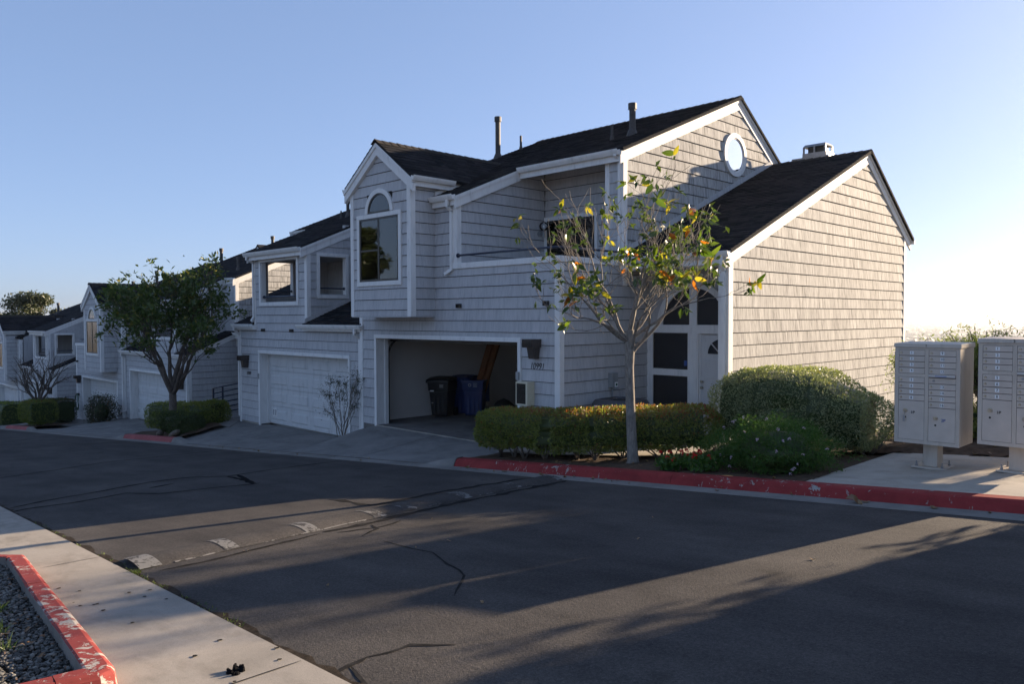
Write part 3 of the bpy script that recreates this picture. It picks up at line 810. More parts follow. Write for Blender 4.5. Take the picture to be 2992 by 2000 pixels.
    s = one(F, 'blind', M['blind'], w, slats); s['kind'] = 'stuff'
    pane(by, w, -5.64, -4.95, 3.53, 4.91, .024); pane(by, w, -4.90, -4.20, 3.53, 4.91, .028)
    ca, cz = -4.90, 5.06
    one(F, 'arch_trim', M['trim'], w, lambda mb: ring(mb, by, ca, cz, .44, .545, 0, .05, 24, 0, math.pi))
    one(F, 'arch_frame', M['dark'], w, lambda mb: (ring(mb, by, ca, cz, .40, .445, .004, .035, 24, 0, math.pi), by.box(mb, ca - .42, ca + .42, cz, cz + .04, .004, .035)))
    one(F, 'arch_pane', M['glass'], w, lambda mb: disc(mb, by, ca, cz + .02, .405, .022, 24, 0, math.pi))
    one(F, 'arch_backing', M['dark'], w, lambda mb: disc(mb, by, ca, cz + .01, .41, .006, 24, 0, math.pi))
    # bay roof
    sl = (6.68 - 5.74) / 1.30; k = math.hypot(1, sl)
    for sgn, xe in ((1, xc + 1.30), (-1, xc - 1.30)):
        # v from eave up to the ridge; u along y
        ylen = [(0, 0), (.95 + .1, 0), (4.05, 1.30 * k), (0, 1.30 * k)] if True else None
        d = shingled(F, None, (xe, y0 - .10, 5.74), (0, 1, 0), (-sgn, 0, sl), [(0, 0), (1.9, 0), (4.1, 1.30 * k), (0, 1.30 * k)], name='bay_roof')
        if sgn > 0:
            bd = d
            gutter(F, d, (xe + .0, y0 - .10, 5.73), (xe + .0, .42, 5.73), (1, 0, 0), s=.9)
            one(F, 'fascia', M['trim'], d, lambda mb: mb.box(xe - .05, xe - .002, y0 - .06, .42, 5.52, 5.69))
            one(F, 'soffit', M['trim'], d, lambda mb: mb.box(-3.75, xe - .05, y0 - .02, .40, 5.56, 5.58))
        else:
            gutter(F, d, (xe, y0 - .10, 5.73), (xe, .42, 5.73), (-1, 0, 0), s=.9)
            one(F, 'fascia', M['trim'], d, lambda mb: mb.box(xe + .002, xe + .05, y0 - .06, .42, 5.52, 5.69))
    ridge_caps(F, bd, (xc, y0 - .14, 6.68), (xc, 3.1, 6.68), sl, sl, .14)
    for sgn in (1, -1):
        a = (xc + sgn * 1.33, 5.74 - .03 * sl - .05); b = (xc, 6.68 - .05)
        for nm, h, dd, off in (('rake_cap', .08, .115, 0.), ('rake_board', .17, .09, .078)):
            mb = F.mb(); mb.prism([(a[0], y0 - dd, a[1] - off), (b[0], y0 - dd, b[1] - off), (b[0], y0 - dd, b[1] - off - h * 1.15), (a[0], y0 - dd, a[1] - off - h * 1.15)], (0, dd - .0, 0))
            mb.build(nm, M['trim'], bd)
    one(F, 'flashing', M['trim'], bd, lambda mb: mb.prism([(-3.722, -.02, 5.46), (-3.722, .75, 5.80), (-3.722, .75, 5.70), (-3.722, -.02, 5.36)], (.03, 0, 0)))
    # --- small fittings
    wall_lamp(F, None, -.59, -.02, 2.19)
    scupper(F, None, -2.88, -.02, 2.90); scupper(F, None, -.30, -.02, 2.92)
    return F

def end_section(F, X0, dz=0., dy=0., detail=True):
    """low wing beyond the main gable: entrance porch, long end wall, its own ridge"""
    X1 = X0 + 2.47; yf, yr2, yb2 = 1.95 + dy, 8.5 + dy, 11.15 + dy
    zt = lambda y: 3.93 + dz + .42 * (y - yf)
    zrd = zt(yr2); zb = zrd - .65 * (yb2 - yr2)
    pl = Pl(F, (X1, 0), (0, 1), (1, 0)); zl = -.25 + dz
    ew = one(F, 'end_wall', M['gap_shade'], None, lambda mb: pl.poly(mb, [(yf + .02, zl - .6), (yb2, zl - .6), (yb2, zb - .15), (yr2, zrd - .15), (yf + .02, zt(yf) - .15)], -.14, 0))
    boards(pl, ew, [(yf + .13, zl), (yb2 - .12, zl), (yb2 - .12, zb - .13), (yr2, zrd - .18), (yf + .13, zt(yf + .13) - .2)], zref=.9 + dz, mat='siding_w')
    one(F, 'corner_board', M['trim'], None, lambda mb: (mb.box(X1 - .19, X1 + .03, yf - .03, yf + .019, zl, zt(yf) - .22), mb.box(X1 + .001, X1 + .03, yf + .02, yf + .13, zl, zt(yf) - .2)), .004)
    one(F, 'corner_board', M['trim'], None, lambda mb: mb.box(X1 + .001, X1 + .03, yb2 - .12, yb2 + .02, zl, zb - .2), .004)
    sl = .42; V = Vector((0, 1, sl)); k = V.length
    d = shingled(F, None, (X0 - .02, yf - .10, zt(yf - .10)), (1, 0, 0), V, [(0, 0), (2.60, 0), (2.60, (yr2 - yf + .10) * k), (0, (yr2 - yf + .10) * k)], name='wing_roof')
    one(F, 'wing_rear_roof', M['shingle'], None, lambda mb: mb.prism([(X0, yr2, zrd - .05), (X1 + .12, yr2, zrd - .05), (X1 + .12, yb2 + .35, zrd - .05 - .65 * (yb2 + .35 - yr2)), (X0, yb2 + .35, zrd - .05 - .65 * (yb2 + .35 - yr2))], (0, 0, .07)))
    ridge_caps(F, d, (X1 + .10, yr2, zrd), (X0, yr2, zrd), .65, sl)
    rake(F, F.root, X1, 1, yf - .14, zt(yf - .14) - .05, yr2 + .001, zrd - .05)
    rake(F, F.root, X1, 1, yr2 - .001, zrd - .05, yb2 + .33, zrd - .05 - .65 * (yb2 + .33 - yr2))
    gutter(F, d, (X0 + .0, yf - .10, zt(yf - .1) - .02), (X1 + .10, yf - .10, zt(yf - .1) - .02), (0, -1, 0))
    one(F, 'fascia', M['trim'], d, lambda mb: mb.box(X0 + .03, X1 + .0, yf - .099, yf - .06, zt(yf - .1) - .26, zt(yf - .1) - .07))
    yg = yb2 + .35; gutter(F, d, (X0, yg, zrd - .03 - .65 * (yg - yr2)), (X1 + .12, yg, zrd - .03 - .65 * (yg - yr2)), (0, 1, 0), s=.9, name='rear_gutter')
    # flashing up the main gable
    slope_board(F, None, X0, 1, yf + .2, zt(yf + .2) + .14, yr2, zrd + .14, .12, .005, .035, 'flashing', 'siding')
    one(F, 'beam', M['trim'], None, lambda mb: mb.box(X0 + .03, X1 - .2, yf - .02, yf + .10, 3.60 + dz, 3.78 + dz))
    downspout(F, None, [(X1 - .05, yf - .16, 3.78 + dz), (X1 - .05, yf - .16, 3.62 + dz), (X1 - .05, yf - .06, 3.5 + dz), (X1 - .05, yf - .06, zl + .1)])
    # entrance wall
    ye = 2.9 + dy; pe = Pl(F, (0, ye), (1, 0), (0, -1)); b = X0
    en = one(F, 'entry_wall', M['siding'], None, lambda mb: pe.box(mb, b - .0, X1 - .14, zl - .3, zt(ye) - .1, -.12, 0))
    one(F, 'porch_floor', M['conc'], None, lambda mb: mb.box(b + .03, X1 - .15, yf - .0, ye, zl - .3, .20 + dz))
    sur = one(F, 'entry_surround', M['trim'], None, lambda mb: (pe.box(mb, b + .0, b + .157, .2 + dz, 2.48 + dz, .001, .06), pe.box(mb, b + 1.03, b + 1.25, .2 + dz, 2.48 + dz, .001, .06), pe.box(mb, b + .157, b + 1.03, 2.31 + dz, 2.48 + dz, .001, .058), pe.box(mb, b + .157, b + 1.03, 1.40 + dz, 1.54 + dz, .001, .058), pe.box(mb, b + .157, b + 1.03, .2 + dz, .52 + dz, .001, .058), pe.box(mb, b + 1.25, b + 2.3, 2.30 + dz, 2.48 + dz, .001, .056)))
    for z0, z1 in ((.52, 1.40), (1.54, 2.31)):
        w = one(F, 'side_light', M['screen'], None, lambda mb: pe.box(mb, b + .16, b + 1.028, z0 + dz + .002, z1 + dz - .002, .001, .02))
        dark_frame(pe, w, b + .16, b + 1.028, z0 + .002 + dz, z1 - .002 + dz, .025, .02, .035)
    one(F, 'alarm_sticker', M['blue_ink'], w, lambda mb: pe.box(mb, b + .92, b + .99, 1.62 + dz, 1.73 + dz, .021, .024))
    ar = one(F, 'arch_window', M['screen'], None, lambda mb: disc(mb, pe, b + 1.15, 2.48 + dz, .80, .012, 28, 0, math.pi))
    one(F, 'arch_trim', M['trim'], ar, lambda mb: ring(mb, pe, b + 1.15, 2.48 + dz, .76, .89, .001, .055, 28, 0, math.pi))
    one(F, 'mullion', M['trim'], ar, lambda mb: pe.box(mb, b + 1.06, b + 1.24, 2.481 + dz, 3.26 + dz, .013, .05))
    dr = one(F, 'front_door', M['door_white'], None, lambda mb: pe.box(mb, b + 1.33, b + 2.24, .22 + dz, 2.27 + dz, .001, .03))
    one(F, 'door_frame', M['trim'], dr, lambda mb: (pe.box(mb, b + 1.251, b + 1.285, .2 + dz, 2.299 + dz, .001, .05), pe.box(mb, b + 1.295, b + 1.328, .2 + dz, 2.29 + dz, .001, .04)))
    for c0, c1, z0, z1 in ((1.43, 1.75, 1.38, 1.77), (1.43, 1.75, .4, 1.26), (1.83, 2.15, 1.38, 1.77), (1.83, 2.15, .4, 1.26)):
        one(F, 'door_panel', M['door_white'], dr, lambda mb: pe.box(mb, b + c0, b + c1, z0 + dz, z1 + dz, .03, .042), .008)
    one(F, 'fan_light', M['screen'], dr, lambda mb: disc(mb, pe, b + 1.79, 1.89 + dz, .30, .035, 20, 0, math.pi))
    def spokes(mb):
        for a in (45, 90, 135):
            c, s_ = math.cos(math.radians(a)), math.sin(math.radians(a)); mb.bar(pe.P(b + 1.79, 1.89 + dz, .04), pe.P(b + 1.79 + .3 * c, 1.89 + .3 * s_ + dz, .04), .02, .03, (0, -1, 0))
    one(F, 'fan_light_bar', M['door_white'], dr, spokes)
    for z in (1.19, 1.315): one(F, 'door_knob', M['brass'], dr, lambda mb: mb.tube([pe.P(b + 1.375, z + dz, .03), pe.P(b + 1.375, z + dz, .06), pe.P(b + 1.375, z + dz, .09)], [.016, .02, .032], 10))
    return d, zrd

# ================================================================== townhouse with the open loggia box
def box_unit(root, m, number=None):
    F = Fr(root, -6.45, m); yp = .10
    fa = Pl(F, (0, yp), (1, 0), (0, -1))
    fw = one(F, 'front_wall', M['gap_shade'], None, lambda mb: (
        mb.box(-13.62, -12.33, yp, yp + .14, -.5, 2.92), mb.box(-7.40, -6.80, yp, yp + .14, -.5, 2.92), mb.box(-12.33, -7.40, yp, yp + .14, 2.17, 2.92),
        mb.box(-12.62, -12.17, yp, yp + .12, 2.92, 5.12), mb.box(-10.03, -9.51, yp, yp + .12, 2.92, 5.12), mb.box(-12.17, -10.03, yp, yp + .12, 2.92, 3.69), mb.box(-12.17, -10.03, yp, yp + .12, 4.92, 5.12)))
    g = (-12.38, -7.35, -1, 2.233)
    boards(fa, fw, rect(-13.55, -6.76, .0, 2.344), [g]); boards(fa, fw, rect(-13.55, -6.76, 2.344, 2.585)); boards(fa, fw, rect(-13.55, -6.76, 2.585, 2.90))
    boards(fa, fw, rect(-12.60, -9.61, 2.90, 5.14), [(-12.27, -9.94, 3.58, 5.0)])
    one(F, 'base_board', M['conc_w'], None, lambda mb: mb.box(-13.6, -12.39, yp - .02, yp - .001, -.35, -.0))
    garage_trim(F, None, fa, -12.38, -7.35, 2.233)
    garage_door(F, None, fa, -12.29, -7.44, .0, 2.15, vent=-12.05 if m > 0 else -7.75)
    one(F, 'garage_core', M['drywall'], None, lambda mb: mb.box(-13.45, -6.95, .55, 6.5, -.4, 2.85))
    one(F, 'corner_board', M['trim'], None, lambda mb: (mb.box(-13.68, -13.55, yp - .028, yp, -.2, 2.9), mb.box(-13.68, -13.65, yp + .001, yp + .11, -.2, 2.9)), .004)
    # outer side wall of the garage volume with the lean-to rake
    zs = lambda y: 3.04 + .42 * (y + .05)
    op = Pl(F, (-13.65, 0), (0, 1), (-1, 0))
    ow = one(F, 'side_wall', M['gap_shade'], None, lambda mb: op.poly(mb, [(yp + .001, -.5), (2.95, -.5), (2.95, zs(2.95) - .1), (yp + .001, zs(yp) - .1)], -.12, 0))
    boards(op, ow, [(yp + .11, 0), (2.93, 0), (2.93, zs(2.93) - .12), (yp + .11, zs(yp + .11) - .12)])
    rake(F, F.root, -13.65, -1, -.05, zs(-.05) - .04, 2.95, zs(2.95) - .04, .15)
    # lean-to roofs
    V = Vector((0, 1, .42)); k = V.length
    lean = shingled(F, None, (-9.52, -.05, zs(-.05)), (1, 0, 0), V, [(0, 0), (2.86, 0), (2.86, 2.7 * k), (0, 2.7 * k)], name='lean_to_roof')
    gutter(F, lean, (-9.72, -.05, zs(-.05) - .01), (-6.58, -.05, zs(-.05) - .01), (0, -1, 0))
    one(F, 'fascia', M['trim'], lean, lambda mb: mb.box(-9.56, -6.70, -.049, yp, 2.86, 3.0))
    one(F, 'gutter_end', M['trim'], lean, lambda mb: mb.box(-6.66, -6.60, -.04, .02, 2.78, 3.1))
    lean2 = shingled(F, None, (-13.72, -.05, zs(-.05)), (1, 0, 0), V, [(0, 0), (1.1, 0), (1.1, 3.0 * k), (0, 3.0 * k)], name='lean_to_roof')
    gutter(F, lean2, (-13.75, -.05, zs(-.05) - .01), (-12.50, -.05, zs(-.05) - .01), (0, -1, 0))
    one(F, 'fascia', M['trim'], lean2, lambda mb: mb.box(-13.66, -12.48, -.049, yp, 2.86, 3.0))
    # loggia box
    for X, nx in ((-9.505, 1), (-12.63, -1)):
        sp = Pl(F, (X, 0), (0, 1), (nx, 0))
        sw = one(F, 'loggia_side_wall', M['siding'], None, lambda mb: (sp.box(mb, yp + .12, .485, 2.9, 5.12, -.12, 0), sp.box(mb, 1.34, 2.75, 2.9, 5.9, -.12, 0), sp.box(mb, .485, 1.34, 2.9, 3.89, -.12, 0), sp.poly(mb, [(.485, 4.965), (1.34, 4.965), (1.34, 5.7), (.485, 5.3)], -.12, 0)))
        zr_ = lambda y: 5.25 + .42 * y
        boards(sp, sw, [(yp + .1, 2.9), (2.75, 2.9), (2.75, zr_(2.75) - .2), (yp + .1, zr_(yp + .1) - .2)], [(.394, 1.43, 3.77, 5.05)])
        trim_frame(sp, sw, .394, 1.43, 3.77, 5.05, .095, 0, .045)
        one(F, 'reveal', M['trim'], sw, lambda mb: (sp.box(mb, .47, .489, 3.86, 4.96, -.13, .0), sp.box(mb, 1.335, 1.355, 3.86, 4.96, -.13, .0), sp.box(mb, .489, 1.335, 4.95, 4.97, -.13, 0), sp.box(mb, .489, 1.335, 3.85, 3.866, -.13, 0)))
        one(F, 'guard_rail', M['rail'], sw, lambda mb: (mb.tube([sp.P(.5, 4.06, -.05), sp.P(1.325, 4.06, -.05)], .02, 8), mb.tube([sp.P(1.31, 4.06, -.05), sp.P(1.33, 4.06, -.05)], .045, 12)))
        rake(F, F.root, X, nx, -.12, zr_(-.12) - .05, 2.2, zr_(2.2) - .05)
        one(F, 'corner_board', M['trim'], None, lambda mb: (mb.box(min(X + nx * .028, X - nx * .105), max(X + nx * .028, X - nx * .105), yp - .028, yp, 2.95, 5.12), sp.box(mb, yp + .001, yp + .10, 2.95, 5.12, 0, .028)), .004)
        slope_board(F, None, X, nx, .0, zs(0) + .13, 2.6, zs(2.6) + .13, .12, .003, .033, 'flashing', 'siding')
    trim_frame(fa, fw, -12.27, -9.94, 3.58, 5.0, .105, 0, .045)
    one(F, 'reveal', M['trim'], fw, lambda mb: (mb.box(-12.17, -12.15, yp, yp + .13, 3.69, 4.90), mb.box(-10.055, -10.035, yp, yp + .13, 3.69, 4.90), mb.box(-12.15, -10.055, yp, yp + .13, 4.89, 4.91), mb.box(-12.15, -10.055, yp, yp + .13, 3.67, 3.695)))
    gr = one(F, 'guard_rail', M['rail'], None, lambda mb: (mb.tube([(-12.14, yp + .06, 3.85), (-10.06, yp + .06, 3.85)], .02, 8), mb.tube([(-12.15, yp + .06, 3.85), (-12.12, yp + .06, 3.85)], .045, 12)))
    lb = Pl(F, (0, 2.62), (1, 0), (0, -1))
    bw = one(F, 'loggia_back_wall', M['siding'], None, lambda mb: mb.box(-12.5, -9.62, 2.621, 2.74, 2.9, 6.0))
    boards(lb, bw, rect(-12.5, -9.64, 3.2, 5.8))
    one(F, 'loggia_ceiling', M['siding'], None, lambda mb: mb.box(-12.5, -9.62, .23, 2.61, 5.02, 5.06))
    one(F, 'loggia_floor', M['conc_d'], None, lambda mb: mb.box(-12.5, -9.62, .23, 2.61, 2.92, 3.10))
    # main roof
    zr_ = lambda y: 5.25 + .42 * y
    decks, zrd = main_roof(F, -13.75, -6.45, 5.25, .42, YR, YB, [(-12.66, -9.47, -.10), (-9.47, -6.46, 2.0), (-13.75, -12.66, 2.0)])
    gutter(F, decks[0], (-12.78, -.10, zr_(-.1) - .02), (-9.50, -.10, zr_(-.1) - .02), (0, -1, 0))
    one(F, 'fascia', M['trim'], decks[0], lambda mb: mb.box(-12.62, -9.51, -.099, -.06, zr_(-.1) - .25, zr_(-.1) - .07))
    one(F, 'upper_wall', M['siding'], None, lambda mb: (mb.box(-9.5, -6.46, 2.6, 2.72, 3.0, 6.2), mb.box(-13.6, -12.64, 2.05, 2.17, 3.0, 6.0)))
    up = Pl(F, (0, 2.05), (1, 0), (0, -1))
    uw = one(F, 'upper_front_wall', M['siding'], None, lambda mb: mb.box(-13.6, -12.64, 2.06, 2.10, 3.6, 5.95))
    boards(up, uw, rect(-13.5, -12.65, 3.9, 5.95))
    gutter(F, decks[2], (-13.7, 2.0, zr_(2) - .02), (-12.7, 2.0, zr_(2) - .02), (0, -1, 0))
    one(F, 'fascia', M['trim'], decks[2], lambda mb: mb.box(-13.68, -12.70, 2.001, 2.04, zr_(2) - .25, zr_(2) - .07))
    upper_gable(F, -13.65, 2.03, zr_(2.03), YR, zrd, YB, nx=-1, window=False)
    one(F, 'rear_wall', M['siding'], None, lambda mb: mb.box(-13.5, -6.45, YB - .4, YB - .3, -2, 5.2))
    downspout(F, None, [(-12.60, -.16, zr_(-.1) - .12), (-12.60, -.16, 5.0), (-12.60, .05, 4.9), (-12.60, .05, 3.25), (-12.66, .0, 3.12)])
    downspout(F, None, [(-13.62, -.11, 2.96), (-13.62, -.11, 2.85), (-13.62, .045, 2.72), (-13.62, .045, .12)])
    downspout(F, None, [(-6.86, -.11, 2.95), (-6.86, -.11, 2.80), (-6.86, .05, 2.68), (-6.86, .05, .32), (-6.80, -.0, .27), (-6.30, -.06, .2)])
    # attic dormer on the main roof
    dx, dyy, dw, dh = -11.3, 4.3, .62, .62; z0 = zr_(dyy)
    dm = one(F, 'dormer', M['siding'], None, lambda mb: mb.prism([(dx - dw, dyy, z0 - .1), (dx + dw, dyy, z0 - .1), (dx + dw, dyy, z0 + .08), (dx, dyy, z0 + dh), (dx - dw, dyy, z0 + .08)], (0, 1.4, 0)))
    sl = (dh - .05) / (dw + .1); kk = math.hypot(1, sl)
    for sg in (1, -1):
        shingled(F, dm, (dx + sg * (dw + .12), dyy - .12, z0 + .05), (0, 1, 0), (-sg, 0, sl), [(0, 0), (.2, 0), (1.9, (dw + .12) * kk), (0, (dw + .12) * kk)], name='dormer_roof')
        one(F, 'rake_board', M['trim'], dm, lambda mb: mb.prism([(dx + sg * (dw + .12), dyy - .1, z0 + .0), (dx, dyy - .1, z0 + .0 + (dw + .12) * sl), (dx, dyy - .1, z0 - .14 + (dw + .12) * sl), (dx + sg * (dw + .12), dyy - .1, z0 - .14)], (0, .05, 0)))
    vent_pipe(F, decks[0], -11.9, 3.0, zr_(3.0), .52, .055); vent_pipe(F, decks[0], -12.15, 2.9, zr_(2.9), .25, .025, False)
    vent_pipe(F, decks[0], -10.0, 5.6, zr_(5.6), .62, .07)
    wall_lamp(F, None, -13.13, yp - .02, 2.03)
    scupper(F, None, -12.0, yp - .02, 2.85); scupper(F, None, -10.3, yp - .02, 2.85)
    one(F, 'keypad', M['elec'], None, lambda mb: mb.box(-12.40, -12.31, yp - .075, yp - .047, 1.36, 1.53))
    return F

# ================================================================== ground, road, kerbs
def lerp(a, b, t): return a + (b - a) * t
def sstep(a, b, x):
    t = max(0., min(1., (x - a) / (b - a))); return t * t * (3 - 2 * t)
def pw(x, pts):
    if x <= pts[0][0]: return pts[0][1]
    for (a, u), (b, v) in zip(pts[:-1], pts[1:]):
        if x <= b: return lerp(u, v, (x - a) / (b - a))
    return pts[-1][1]
FLOOR = [(-60, -4.6), (-53, -3.85), (-46.3, -3.85), (-45.6, -3.25), (-38.5, -3.25), (-36.5, -2.7), (-34.2, -2.43), (-27.7, -2.43), (-27.1, -1.8), (-20.1, -1.8), (-18.5, -1.35), (-14.2, -.62), (-7.35, -.57), (-6.75, -.42), (-6.15, 0), (0, 0)]
def yfront(x): return pw(x, [(-46, 1.3), (-39, 1.3), (-36, 1.0), (-20.2, 1.0), (-14, .1), (-7, .1), (-6.4, 0), (0, 0)])
def h_drive(x, y):
    g = zr(x, -2.3) + .018; f = pw(x, FLOOR); yf = yfront(x)
    t = max(0., min(1., (y + 2.3) / (yf + 2.3)))
    t = t * .55 + .45 * (t * t * (3 - 2 * t))
    return lerp(g, f - .012, t)

def sheet(name, x0, x1, y0, y1, h, mat, nx, ny, thick=0., kind='structure', parent=None, smooth=True):
    mb = MB(); y0f = y0 if callable(y0) else (lambda x: y0); y1f = y1 if callable(y1) else (lambda x: y1)
    for j in range(ny + 1):
        for i in range(nx + 1):
            x = lerp(x0, x1, i / nx); y = lerp(y0f(x), y1f(x), j / ny); mb.v.append((x, y, h(x, y)))
    for j in range(ny):
        for i in range(nx):
            a = j * (nx + 1) + i; mb.f.append((a, a + 1, a + nx + 2, a + nx + 1)); mb.m.append(0)
    o = mb.build(name, mat, parent, smooth, fix=False)
    if kind: o['kind'] = kind
    return o

def y_edge(x): return -8.62 - .038 * (x + 2.8)
def sweep(name, xs, prof, mat, parent=None, zfun=zr, bev=0):
    """profile (y, dz) swept along x"""
    mb = MB(); n = len(prof)
    for x in xs:
        for y, dz in prof: mb.v.append((x, y, zr(x, -2.3) + dz))
    for i in range(len(xs) - 1):
        for j in range(n): mb.f.append((i * n + j, i * n + (j + 1) % n, (i + 1) * n + (j + 1) % n, (i + 1) * n + j)); mb.m.append(0)
    mb.f += [tuple(range(n)), tuple((len(xs) - 1) * n + j for j in range(n))[::-1]]; mb.m += [0, 0]
    return mb.build(name, mat, parent)

road = sheet('road', -90, 40, y_edge, -2.6, zr, M['asphalt'], 60, 6)
def gut(x, y): return zr(x, -2.6) + .004 - .012 * math.sin(max(0, min(1, (y + 2.6) / .3)) * math.pi)
sheet('gutter', -90, 40, -2.62, -2.28, gut, M['conc_d'], 60, 4)
# terrain, one sheet to the horizon
def h_ter(x, y):
    xc = max(-80., min(45., x))
    b = SX * xc - .5 if y > -2.5 else SX * xc - .35
    b = min(b, 2.2)
    d = max(0., y - 12.5) + max(0., abs(x) - 90) * .5 + max(0., -y - 25) * .3
    z = b - .36 * d
    z = max(z, -62 + 3 * math.sin(x * .002) * math.cos(y * .0017))
    r = math.hypot(x, y)
    if r > 3800:
        t = sstep(3800, 8800, r); z += t * (58 + 9 * math.sin(x * .0011 + 1.3) + 6 * math.sin(x * .0031) + 5 * math.sin(y * .0023))
    return z
def axis(near, far):
    a = [-far, -far * .75, -far * .5, -far * .35, -far * .22, -far * .12, -far * .06, -400, -250, -150]
    b = [-near + i * (2 * near / 44) for i in range(45)]
    return a + b + [-v for v in a[::-1]]
mb = MB(); ax = axis(100, 9500)
for y in ax:
    for x in ax: mb.v.append((x, y, h_ter(x, y)))
k = len(ax)
for j in range(k - 1):
    for i in range(k - 1): mb.f.append((j * k + i, j * k + i + 1, (j + 1) * k + i + 1, (j + 1) * k + i)); mb.m.append(0)
o = mb.build('ground', M['terrain'], None, True, fix=False); o['kind'] = 'structure'

# driveways and walks: one concrete surface, laid in separate pours
for x0, x1, nm, y1 in ((-6.42, -.5, 'driveway', .2), (-13.2, -6.43, 'driveway', .3), (-17.5, -13.21, 'walkway', 4.0), (-20.0, -17.51, 'walkway', 4.0), (-27.2, -20.01, 'driveway', 1.3), (-33.5, -27.21, 'driveway', 1.3), (-38.5, -33.51, 'walkway', 4.2), (-46, -38.51, 'driveway', 1.5), (-60, -46.01, 'driveway', 1.5)):
    sheet(nm, x0, x1, -2.28, y1, h_drive, M['conc'], 26, 16)
# tooled joint and stains in the near driveway
def strip(name, pts, w, mat, h, dz, parent=None, jag=.25, close=False):
    """flat ribbon lying on surface h along (x,y) points"""
    P = []
    for (x0, y0), (x1, y1) in zip(pts[:-1], pts[1:]):
        n = max(2, int(math.hypot(x1 - x0, y1 - y0) / .12))
        P += [(lerp(x0, x1, i / n), lerp(y0, y1, i / n)) for i in range(n)]
    P.append(pts[-1])
    mb = MB()
    for i, (x, y) in enumerate(P):
        a, b = P[max(0, i - 1)], P[min(len(P) - 1, i + 1)]
        tx, ty = b[0] - a[0], b[1] - a[1]; l = math.hypot(tx, ty) or 1; nx, ny = -ty / l, tx / l
        wa, wb = w * (.5 + R.uniform(-jag, jag)), w * (.5 + R.uniform(-jag, jag))
        if i in (0, len(P) - 1): wa *= .3; wb *= .3
        ox = R.uniform(-.3, .3) * w * jag
        for s in (-wa, wb):
            xx, yy = x + nx * (s + ox), y + ny * (s + ox); mb.v.append((xx, yy, h(xx, yy) + dz))
    for i in range(len(P) - 1): mb.f.append((2 * i, 2 * i + 2, 2 * i + 3, 2 * i + 1)); mb.m.append(0)
    o = mb.build(name, mat, parent, fix=False); o['kind'] = 'structure'
    return o
strip('expansion_joint', [(-3.55, -2.25), (-3.6, -1.2), (-3.62, .0)], .018, M['seam'], h_drive, .006, jag=.1)
strip('expansion_joint', [(-10.0, -2.25), (-9.95, .05)], .014, M['seam'], h_drive, .006, jag=.1)
strip('expansion_joint', [(-6.5, -2.25), (-6.46, -.2)], .018, M['seam'], h_drive, .006, jag=.1)
strip('expansion_joint', [(-13.0, -.62), (-13.9, .3)], .03, M['seam'], h_drive, .006, jag=.2)
strip('expansion_joint', [(-24.2, -2.25), (-24.2, .9)], .02, M['seam'], h_drive, .006, jag=.2)
# sealed cracks in the asphalt
CRACKS = [([(-7.55, -8.5), (-7.63, -7.67), (-8.06, -6.66), (-8.72, -5.5), (-8.79, -3.15), (-8.74, -2.67)], .05),
  ([(-2.72, -8.57), (-3.08, -8.03), (-3.41, -7.12), (-3.82, -6.26), (-3.83, -5.75), (-3.74, -5.46), (-3.25, -5.14), (-3.44, -4.15), (-3.44, -2.7)], .055),
  ([(-2.28, -8.62), (-2.44, -8.4), (-2.44, -7.74), (-2.74, -6.99), (-2.17, -6.73), (-2.09, -6.55), (-1.99, -5.92), (-1.76, -5.4), (-1.81, -5.25)], .05),
  ([(-3.25, -5.14), (-2.59, -5.19), (-1.99, -5.33), (-1.73, -5.4)], .08), ([(-3.27, -4.94), (-2.5, -5.15), (-1.85, -5.31)], .07),
  ([(-17.3, -5.72), (-16.26, -3.94), (-15.01, -2.77)], .06), ([(-3.0, -6.55), (-3.2, -6.1)], .07), ([(-20.5, -8.2), (-21.8, -5), (-21.4, -2.8)], .05)]
for pts, w in CRACKS: strip('crack_seal', pts, w, M['seal'], zr, .0035)
CR2 = [([(.81, -5.59), (1.02, -5.51), (1.6, -5.55), (1.80, -5.50), (1.72, -5.17), (1.67, -4.54), (1.71, -3.61), (1.79, -2.66)], .09),
  ([(3.66, -6.72), (4.21, -6.76), (4.48, -6.75), (4.93, -6.95), (5.17, -7.02), (5.34, -7.12), (5.71, -7.54)], .016),
  ([(2.74, -6.83), (2.75, -6.37), (2.72, -6.02), (2.62, -5.64), (2.58, -4.5), (2.52, -3.4), (2.5, -2.65)], .12),
  ([(2.9, -6.75), (3.05, -6.28), (2.93, -5.95)], .05), ([(3.3, -6.72), (3.1, -6.4), (2.85, -6.3)], .04), ([(6.5, -8.2), (6.29, -8.38), (6.29, -8.53), (6.26, -8.66), (6.29, -8.79), (6.33, -8.92)], .035), ([(6.3, -8.8), (6.6, -8.9), (7.2, -8.95)], .03),
  ([(3.0, -8.62), (3.0, -8.1), (2.9, -7.6), (2.78, -6.9)], .05)]
for pts, w in CR2: strip('pavement_crack', pts, w, M['worn'], zr, .0035, jag=.4)
# speed hump
HP = lambda y: lerp(1.88, 2.22, max(0, min(1, (-y - 4.) / 4.7)) ** 1.6)
HQ = lambda y: lerp(2.38, 2.84, max(0, min(1, (-y - 3.) / 5.7)) ** 1.4)
def h_hump(u, y): return .050 * math.sin(math.pi * u) ** .8
mb = MB(); NU, NV = 14, 60
for j in range(NV + 1):
    y = lerp(-8.73, -2.52, j / NV)
    for i in range(NU + 1):
        u = i / NU; x = lerp(HP(y), HQ(y), u); e = sstep(-8.73, -8.64, y) * (1 - sstep(-2.62, -2.52, y)) if 0 < j < NV else 0
        mb.v.append((x, y, zr(x, y) + (h_hump(u, y) * (.92 + .08 * e) if 0 < j < NV else -.02) + (.001 if 0 < i < NU else -.004)))
for j in range(NV):
    for i in range(NU): a = j * (NU + 1) + i; mb.f.append((a, a + 1, a + NU + 2, a + NU + 1)); mb.m.append(0)
